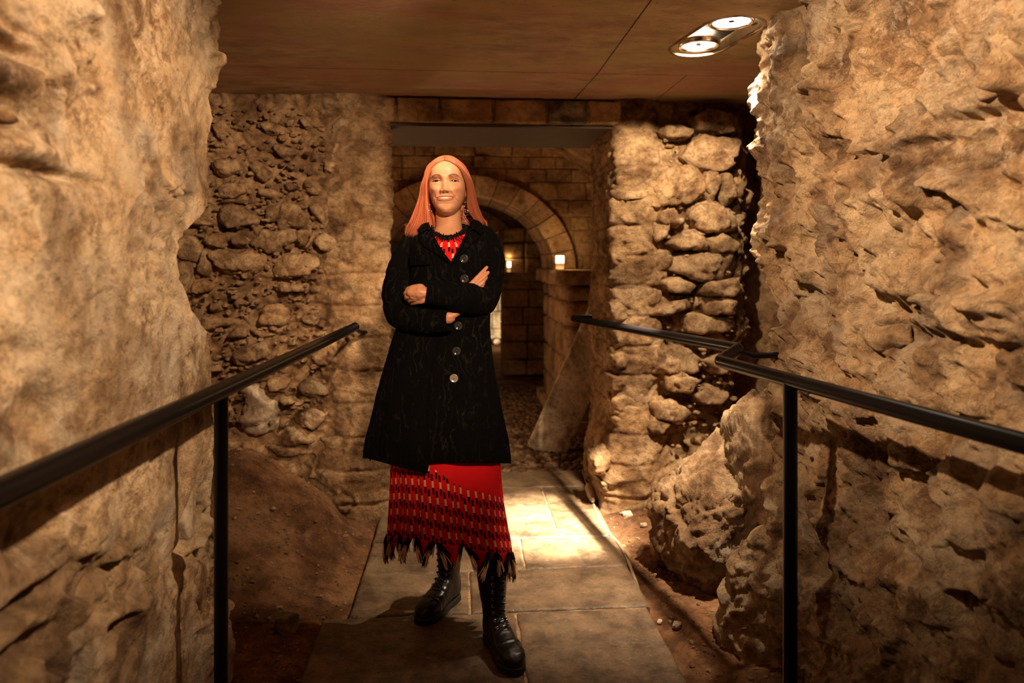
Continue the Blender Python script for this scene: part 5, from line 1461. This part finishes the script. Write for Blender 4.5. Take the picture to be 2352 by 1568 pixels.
# waist wrap shading: slight squeeze under the arms handled by sleeves
V = np.stack([X, Y, Z], -1).reshape(-1, 3)
F = grid_faces(nz_, na, wrap_m=True)
cen = V[F].mean(1)
pxc = 1030 + cen[:, 0] * SK; pyc = 600 - (cen[:, 2] - CAMZ) * SK
lx = np.interp(pyc, [500, 515, 540, 604], [990, 990, 1000, 1038]); rx = np.interp(pyc, [500, 515, 540, 604], [1084, 1082, 1073, 1042])
inV = (cen[:, 1] < .03) & (pyc < 603) & (pxc > lx) & (pxc < rx)
coat = link('coat', mesh_np('coat', V, F[~inV]), M['velvet'], person)
m_ = coat.modifiers.new('thickness', 'SOLIDIFY'); m_.thickness = .005; m_.offset = -1
def strip(pts, nrm_w, th, mat, name, parent, rows=5):
    """folded cloth strip: pts centre line, nrm_w list of (in, out) offset vectors"""
    mb = MB(); V = []; 
    for (p_, (a_, b_)) in zip(pts, nrm_w):
        for t in np.linspace(0, 1, rows): V.append(p_ + a_ * (1 - t) + b_ * t + np.array([0, -.010 * math.sin(math.pi * t), 0]))
    mb.add(V, grid_faces(len(pts), rows).tolist()); o = mb.build(name, mat, parent)
    sm = o.modifiers.new('t', 'SOLIDIFY'); sm.thickness = th; sm.offset = 0
    ss = o.modifiers.new('s', 'SUBSURF'); ss.levels = 1; ss.render_levels = 2
    return o
# collar and lapels
fm = (np.sin(np.tile(aa, nz_)) < 0); VV_ = np.stack([X, Y, Z], -1).reshape(-1, 3)[fm]; Xf, Yf, Zf = VV_[:, 0], VV_[:, 1], VV_[:, 2]
def coat_front(px, py):
    i = np.argmin((Xf - xpx(px)) ** 2 + (Zf - zpx(py)) ** 2); return Yf[i]
def lapel(name, inner, outer, lift):
    I = catm([(p_[0], p_[1], 0) for p_ in inner], 8)[:, :2]; O = catm([(p_[0], p_[1], 0) for p_ in outer], 8)[:, :2]; n = len(I); V = []
    for k_ in range(n):
        for t in np.linspace(0, 1, 9):
            q = I[k_] * (1 - t) + O[k_] * t; yb = coat_front(*q)
            pt = L(q[0], q[1], yb); V.append([pt[0], yb - .006 - lift * math.sin(math.pi * min(1, t * 1.05)) - .004 * t, pt[2]])
    V = np.array(V).reshape(n, 9, 3)
    for _ in range(3):
        V[1:-1, :, 1] = (V[:-2, :, 1] + 2 * V[1:-1, :, 1] + V[2:, :, 1]) / 4
    o = MB().add(V.reshape(-1, 3), grid_faces(n, 9).tolist()).build(name, M['velvet'], person)
    sm = o.modifiers.new('t', 'SOLIDIFY'); sm.thickness = .004; sm.offset = 0; return o
lapel('lapel', [(987, 508), (992, 528), (1002, 552), (1018, 578), (1036, 602)], [(963, 524), (962, 545), (970, 562), (994, 578), (1034, 604)], .006)
lapel('lapel', [(1083, 508), (1080, 528), (1070, 552), (1057, 578), (1043, 602)], [(1108, 524), (1106, 541), (1092, 555), (1070, 572), (1045, 604)], .006)
colL = [L(990, 528, -.078), L(985, 512, -.045), L(983, 502, .0), L(988, 497, .04), L(1005, 495, .08), L(1033, 494, .10), L(1062, 495, .08), L(1080, 498, .04), L(1086, 503, .0), L(1085, 513, -.045), L(1081, 528, -.078)]
colO = [L(966, 536, -.080), L(958, 527, -.045), L(958, 521, .0), L(966, 518, .055), L(995, 517, .11), L(1033, 517, .125), L(1075, 517, .11), L(1102, 519, .055), L(1112, 523, .0), L(1112, 530, -.045), L(1104, 538, -.080)]
qI, qO = catm(colL, 6), catm(colO, 6); V = []
for p_, o_ in zip(qI, qO):
    for t in np.linspace(0, 1, 7): V.append(p_ * (1 - t) + o_ * t + np.array([0, 0, .008 * math.sin(math.pi * t)]))
o = MB().add(V, grid_faces(len(qI), 7).tolist()).build('collar', M['velvet'], person); sm = o.modifiers.new('t', 'SOLIDIFY'); sm.thickness = .005; sm.offset = 0
# pocket flap on the chest, buttoned
flap = [L(949, 570, -.118), L(1000, 566, -.142)]
mb = MB(); V = []
for t in np.linspace(0, 1, 12):
    for r_ in np.linspace(0, 1, 8):
        px_f = 948 + 50 * t; py_f = 588 + 22 * r_ - 3 * t; hwq = np.interp(zpx(py_f), zk, A_[::-1, 3]); hdq = np.interp(zpx(py_f), zk, A_[::-1, 4]); xx = xpx(px_f) - np.interp(zpx(py_f), zk, A_[::-1, 0])
        V.append([xpx(px_f), -hdq * (1 - min(.98, abs(xx / hwq)) ** 2.25) ** (1 / 2.25) - .009, zpx(py_f)])
mb.add(V, grid_faces(12, 8).tolist()); o = mb.build('pocket_flap', M['velvet'], person); m_ = o.modifiers.new('t', 'SOLIDIFY'); m_.thickness = .004
def coat_front(px, py):
    i = np.argmin((Xf - xpx(px)) ** 2 + (Zf - zpx(py)) ** 2); return Yf[i]
fm = (np.sin(np.tile(aa, nz_)) < 0); VV_ = np.stack([X, Y, Z], -1).reshape(-1, 3)[fm]; Xf, Yf, Zf = VV_[:, 0], VV_[:, 1], VV_[:, 2]
for k_, (px, py, mt) in enumerate([(1066, 594, 'button'), (1067, 640, 'button'), (1053, 748, 'button'), (1049, 806, 'button'), (1043, 868, 'button_l')]):
    # correct the pixel for the button standing nearer than the body plane
    yb = coat_front(px, py) ; pt = L(px, py, yb - .001); yb = coat_front(1030 + pt[0] * SK, 600 - (pt[2] - CAMZ) * SK)
    r_ = .0155; a = np.linspace(0, 2 * np.pi, 36, endpoint=False)
    prof = [(0.001, -.0045), (.0025, -.0035), (.005, -.0035), (.009, -.0030), (.0115, -.0052), (.0140, -.0052), (.0150, -.0030), (.0146, 0), (.001, .001)]
    V = [(q_[0] * math.cos(t), q_[1], q_[0] * math.sin(t)) for q_ in prof for t in a]
    b_o = link('button', mesh_np('button', np.array(V) + np.array([pt[0], yb - .006, pt[2]]), grid_faces(len(prof), 36, wrap_m=True)), M[mt], person, label='pale shell button, lowest on the coat' if mt == 'button_l' else None)
    for sx_ in (-1, 1):
        mbt = MB(); mbt.tube([(pt[0] + sx_ * .003, yb - .0105, pt[2] - .003), (pt[0] - sx_ * .0, yb - .012, pt[2]), (pt[0] + sx_ * .003, yb - .0105, pt[2] + .003)], .0008, 6); mbt.build('thread', M['lace'], b_o)
# sleeves
def sleeve(name, A, seed, cuff_y):
    q = catm([np.append(p_, r_) for p_, r_ in A], 22); pts, rad = q[:, :3], q[:, 3]
    seg = 96; n = len(pts); T = np.gradient(pts, axis=0); T /= np.linalg.norm(T, axis=1)[:, None]
    Nn = np.cross(T[0], [0, 1, 0]); Nn /= np.linalg.norm(Nn); V = []
    s_len = np.concatenate([[0], np.cumsum(np.linalg.norm(np.diff(pts, axis=0), axis=1))]); tot = s_len[-1]
    a = np.linspace(0, 2 * np.pi, seg, endpoint=False)
    for k_ in range(n):
        Nn = Nn - T[k_] * np.dot(Nn, T[k_]); Nn /= np.linalg.norm(Nn); B = np.cross(T[k_], Nn)
        V.append(pts[k_] + rad[k_] * (np.cos(a)[:, None] * Nn + np.sin(a)[:, None] * B))
    V = np.concatenate(V); C_ = np.repeat(pts, seg, axis=0); D_ = V - C_; D_ /= np.linalg.norm(D_, axis=1)[:, None]
    sl = np.repeat(s_len / tot, seg); elb = np.exp(-((sl - .57) / .15) ** 2)
    wv = perlin(np.column_stack([sl * 16, D_[:, 0] * 1.2 + seed, D_[:, 2] * 1.2]), seed)
    V = V + D_ * (elb * .011 * wv + .0035 * fbm(V * 14, 3, seed) + .003 * fbm(V * 34, 2, seed + 1))[:, None]
    # cuff lip turned inwards
    last = V[-seg:]; cN = pts[-1]; inn = cN + (last - cN) * .88; inn2 = inn - T[-1] * .03
    V = np.vstack([V, inn, inn2]); F = grid_faces(n + 2, seg, wrap_m=True)
    return link(name, mesh_np(name, V, F), M['velvet'], person), pts, rad, T
sF, ptsF, radF, TF = sleeve('sleeve', ARM_F, 5, 0)
sB, ptsB, radB, TB = sleeve('sleeve', ARM_B, 9, 0)
# tab on the front cuff
def tab(px0, px1, py0, py1, y, nm='cuff_tab'):
    mb = MB(); V = []
    for t in np.linspace(0, 1, 10):
        for r_ in np.linspace(0, 1, 8):
            yy_ = y - .014 * math.sin(math.pi * (.15 + .35 * r_)) + .018 * t * 0; V.append(L(px0 + (px1 - px0) * t, py0 + (py1 - py0) * r_, yy_ - .0 + .028 * (t - .2) * .5 + .016 * (1 - r_) ** 2))
    mb.add(V, grid_faces(10, 8).tolist()); o = mb.build(nm, M['velvet'], person); m_ = o.modifiers.new('t', 'SOLIDIFY'); m_.thickness = .003
tab(1011, 1050, 648, 668, -.218)

# ---- skirt
SR = [(1030, 905, 1146, .125), (1065, 900, 1150, .132), (1110, 900, 1153, .138), (1150, 899, 1157, .143), (1200, 898, 1165, .148), (1235, 898, 1172, .152), (1260, 897, 1175, .154)]
SA = np.array([(xpx((a + b) / 2), zpx(py), (b - a) / 2 / SK, hd) for py, a, b, hd in SR])
na = 720; nb = 120; aa = np.linspace(0, 2 * np.pi, na, endpoint=False); c, s = np.cos(aa)[None], np.sin(aa)[None]
t = np.linspace(0, 1, nb)[:, None]
ztop = zpx(1010); slope = -(SA[0, 0] * 0 + np.interp(c * 1.0, [-1, 1], [zpx(1230), zpx(1262)]))           # hem line dips to the right
_pxs = 1176 + (xpx(1036) + .215 * c + PU) / (PD - .01 + .15 * s) * FPX
zh = CAMZ + (600 - np.interp(_pxs, [895, 1036, 1090, 1175], [1230, 1250, 1266, 1272])) / FPX * (PD - .01 + .15 * np.minimum(s, .25))
Zb = ztop + (zh - ztop) * t
def ip(Zq, j): return np.interp(Zq.ravel(), SA[::-1, 1], SA[::-1, j]).reshape(Zq.shape)
lowf = t ** 1.1
fold = lowf * (.008 * np.cos(aa * 5 + 2.2) + .006 * np.cos(aa * 9 + .3))[None]
fold = fold.reshape(nb, na) - .020 * np.exp(-((aa[None] - 4.22) / .09) ** 2) * lowf - .020 * np.exp(-((aa[None] - 4.98) / .08) ** 2) * lowf - .010 * np.exp(-((aa[None] - 3.75) / .09) ** 2) * lowf
Xs = ip(Zb, 0) + (ip(Zb, 2) + fold) * c; Ys = -.01 + (ip(Zb, 3) + fold * 1.1) * s
Vs = np.stack([Xs, Ys, Zb], -1).reshape(-1, 3)
# arc length for the pattern
fr_ = np.stack([Xs[-1], Ys[-1]], 1); al = np.concatenate([[0], np.cumsum(np.linalg.norm(np.diff(np.vstack([fr_, fr_[:1]]), axis=0), axis=1))])[:na]; tot = al[-1]
ncol = round(tot / .0300); Uu = np.repeat((al / tot * ncol)[None], nb, 0)
Uu = Uu + (Zb - zh) * 2.0
Vv = (zh + .004 - Zb) / -.054 * -1.0
Vrow = ((Zb - zh) / .0535)
uvs = np.stack([Uu, -Vrow + 8.26], -1).reshape(-1, 2)
top_lim = 3.9 - .55 * (c > -.2) * 0
cols = np.zeros((nb * na, 3)); vr = Vrow.ravel(); front_right = np.repeat(np.interp(c, [-1, -.3, 0.2, 1], [5.2, 4.9, 3.95, 3.75]), nb, 0).ravel()
cols[:, 0] = (vr < front_right) & (vr > .02); cols[:, 1] = (vr <= .09)
# points of the hem
nt2 = 14
zig = np.abs((aa / (2 * np.pi) * nt2 + .30) % 1 - .5) * 2          # 0..1
zig = np.clip(zig * 1.25, 0, 1)
hemrow = []
for tt in np.linspace(0, 1, 10)[1:]:
    zq = zh[0] - .058 * zig * tt
    hemrow.append(np.column_stack([Xs[-1], Ys[-1] + .0, zq]))
hemV = np.concatenate(hemrow); Vall = np.vstack([Vs, hemV]); uva = np.vstack([uvs, np.zeros((len(hemV), 2))]); ca = np.vstack([cols, np.zeros((len(hemV), 3))])
skirt = link('skirt', mesh_np('skirt', Vall, grid_faces(nb + 9, na, wrap_m=True), True, uv=uva, colors=ca), M['skirt'], person)
m_ = skirt.modifiers.new('t', 'SOLIDIFY'); m_.thickness = .003; m_.offset = -1
# tassels hanging between the points
rng = np.random.default_rng(21)
for k_ in range(nt2):
    a0 = ((k_ + .5 - .30) / nt2) % 1 * 2 * np.pi      # zig minimum
    for w_ in ((-.055, .055) if True else (0,)):
        i = int(((a0 + w_) % (2 * np.pi)) / (2 * np.pi) * na) % na
        base = np.array([Xs[-1, i], Ys[-1, i], zh[0, i] + .004]); outd = np.array([c[0, i], s[0, i], 0]); tan = np.array([-s[0, i], c[0, i], 0])
        for cm, nth, spread, L0, sh_, nm in (('thread_d', 24, .014, .050, 0, 'tassel'), ('thread_c', 20, .009, .074, .009, 'tassel'), ('thread_d', 14, .009, .088, .017, 'tassel')):
            mb = MB(); lean = (np.sign(w_) * .018 + rng.normal() * .008)
            for _ in range(nth):
                st = base + outd * (.003 + .004 * rng.random() + (.006 if cm == 'thread_c' else 0)) + tan * (rng.normal() * spread * .35 + (sh_ * np.sign(w_))) + np.array([0, 0, -(.026 if L0 > .07 else 0)])
                Ln = (L0 if L0 < .08 else .062) * rng.uniform(.7, 1.1) - (.0 if cm == 'thread_d' else .018); dirn = np.array([0, 0, -1.]) * Ln + tan * (lean + rng.normal() * spread * .5) + outd * rng.normal() * .006
                mb.tube([st, st + dirn * .35 + outd * .003, st + dirn * .7 + outd * .002, st + dirn], [.0012, .0018, .0016, .0009], 5)
            mb.build(nm, M[cm], person)

# ---- boots
def boot(toe, heel, shaft_top, lean, seed, top_xy):
    v = (toe - heel) / np.linalg.norm(toe - heel); ln = np.linalg.norm(toe - heel); w_ = np.array([v[1], -v[0]])
    R_ = lambda P: np.column_stack([heel[0] + P[:, 0] * v[0] + P[:, 1] * w_[0], heel[1] + P[:, 0] * v[1] + P[:, 1] * w_[1], P[:, 2]])
    sc = ln / .275
    def sec(x, hw, z0, z1, n=28):
        z0 -= .006
        a = np.linspace(0, 2 * np.pi, n, endpoint=False); zc, hz = (z0 + z1) / 2, (z1 - z0) / 2
        return np.column_stack([np.full(n, x), hw * np.sign(np.cos(a)) * np.abs(np.cos(a)) ** .75, zc + hz * np.sign(np.sin(a)) * np.abs(np.sin(a)) ** np.where(np.sin(a) < 0, .45, .9)])
    S = [(.004, .020, .03, .085), (.015, .030, .028, .12), (.045, .036, .028, .14), (.09, .037, .028, .135), (.13, .041, .028, .108), (.165, .046, .028, .090), (.20, .0485, .028, .080), (.23, .046, .028, .074), (.252, .038, .028, .066), (.268, .024, .030, .054), (.274, .012, .034, .046)]
    V = np.concatenate([sec(x * sc, hw, a, b) for x, hw, a, b in S]); F = grid_faces(len(S), 28, wrap_m=True).tolist() + [tuple(range(28)), tuple((len(S) - 1) * 28 + i for i in range(28))[::-1]]
    mb = MB(); mb.add(V, F)
    P = [(.056, 0, .07, .040, .047), (.056, 0, .11, .039, .048), (.054, 0, .15, .042, .050), (.050, 0, .20, .049, .055), (.046, 0, .26, .054, .059), (.042, 0, .32, .057, .062)]
    n = 40; a = np.linspace(0, 2 * np.pi, n, endpoint=False); VV = []
    for x, y, zq, hw, hl in P:
        t_ = (zq - .07) / .25; VV.append(np.column_stack([x + hl * np.cos(a) + lean[0] * t_, y + hw * np.sin(a) + lean[1] * t_, np.full(n, zq)]))
    mb.add(np.concatenate(VV), grid_faces(len(P), n, wrap_m=True).tolist() + [tuple(range(n))[::-1], tuple((len(P) - 1) * n + i for i in range(n))])
    me = remeshed(mb, 'boot', .0038, 5, .5); V = getV(me); N3 = getN(me)
    x_, y_, z_ = V[:, 0], V[:, 1], V[:, 2]
    ank = np.exp(-((z_ - .125) / .04) ** 2); cr = perlin(V * np.array([18, 14, 60]), seed)
    dd = .0035 * ank * cr + .0016 * fbm(V * 40, 2, seed) + .0020 * np.exp(-((x_ / sc - .195) / .0035) ** 2) * (z_ < .1) - .0018 * np.exp(-((x_ / sc - .150) / .004) ** 2) * (z_ < .11)
    V = V + N3 * dd[:, None]; setV(me, R_(V))
    b = link('boot', me, M['leather'], person)
    # sole
    out = [(0.0, .020), (.0, -.020)]
    th_ = []
    prof = [(-.002, 0), (.002, .020), (.02, .032), (.06, .0365), (.11, .037), (.16, .0450), (.20, .0495), (.235, .0465), (.262, .033), (.274, .016), (.278, 0)]
    px_ = np.array([q_[0] for q_ in prof]) * sc; pw = np.array([q_[1] for q_ in prof]); pts = list(zip(px_, pw)) + list(zip(px_[-2:0:-1], -pw[-2:0:-1])); n = len(pts); pts = np.array(pts)
    t = np.arange(n); tt = np.linspace(0, n, 96, endpoint=False); pc = np.stack([np.interp(tt, np.arange(n + 1), np.append(pts[:, i], pts[0, i])) for i in (0, 1)], 1)
    for _ in range(4): pc = .25 * np.roll(pc, 1, 0) + .5 * pc + .25 * np.roll(pc, -1, 0)
    cen_ = pc.mean(0); rows_ = [(0.0, .97), (.006, 1.0), (.024, 1.0), (.028, .985), (.030, .86)]; V = []
    for zq, k2 in rows_:
        q = cen_ + (pc - cen_) * np.array([k2 if k2 > .9 else .93, k2]); zz_ = np.full(96, zq)
        if zq < .01: zz_ = zz_ + .010 * np.exp(-((q[:, 0] / sc - .092) / .018) ** 2)
        V.append(np.column_stack([q, zz_]))
    # tread: notched side
    V = np.concatenate(V); V[96:192, :2] = cen_ + (V[96:192, :2] - cen_) * (1 + .012 * np.sign(np.sin(np.arange(96) * 1.31)))[:, None]
    link('sole', mesh_np('sole', R_(V), grid_faces(5, 96, wrap_m=True).tolist() + [tuple(range(96))[::-1], tuple(4 * 96 + i for i in range(96))], True), M['rubber'], b)
    # eyelets and laces up the front
    fx_ = [(.140, .106), (.122, .122), (.110, .142), (.106, .165), (.107, .190), (.108, .215), (.108, .240), (.108, .264)]
    lc = MB()
    for i, (ex_, ez) in enumerate(fx_):
        t_ = max(0, (ez - .07) / .25); ox, oy = lean[0] * t_, lean[1] * t_
        for s_2 in (-1, 1):
            c0 = R_(np.array([[ex_ * 1.0 + ox - .006, s_2 * .021 + oy, ez - .001]]))[0]; mbn = MB(); n_ = 14
            tg = np.array([w_[0], w_[1], 0]); up_ = np.array([v[0] * -.35, v[1] * -.35, .94]) if ez > .13 else np.array([v[0] * -.7, v[1] * -.7, .7])
            mbn.tube([c0 + np.array([v[0], v[1], 0]) * .004 + .0045 * (math.cos(q_) * tg + math.sin(q_) * up_) for q_ in np.linspace(0, 2 * np.pi, n_)], .0011, 6)
            mbn.build('eyelet', M['chrome'], b)
        if i < len(fx_) - 1:
            e2, z2 = fx_[i + 1]; t2 = max(0, (z2 - .07) / .25)
            for s_2 in (-1, 1):
                Pq = np.array([[ex_ + ox - .001, s_2 * .021 + oy, ez], [(ex_ + e2) / 2 + ox + .007, oy, (ez + z2) / 2 + .001], [e2 + lean[0] * t2 - .001, -s_2 * .021 + lean[1] * t2, z2]])
                lc.tube(R_(Pq), .0017, 7)
        Pq = np.array([[ex_ + ox - .002, -.021 + oy, ez + .001], [ex_ + ox + .005, oy, ez + .001], [ex_ + ox - .002, .021 + oy, ez + .001]]); lc.tube(R_(Pq), .0017, 7)
    lc.build('laces', M['lace'], b)
    return b
boot(toeA, heelA, 0, (-.004, .006), 3, None)
boot(toeB, heelB, 0, (.004, .0), 4, None)
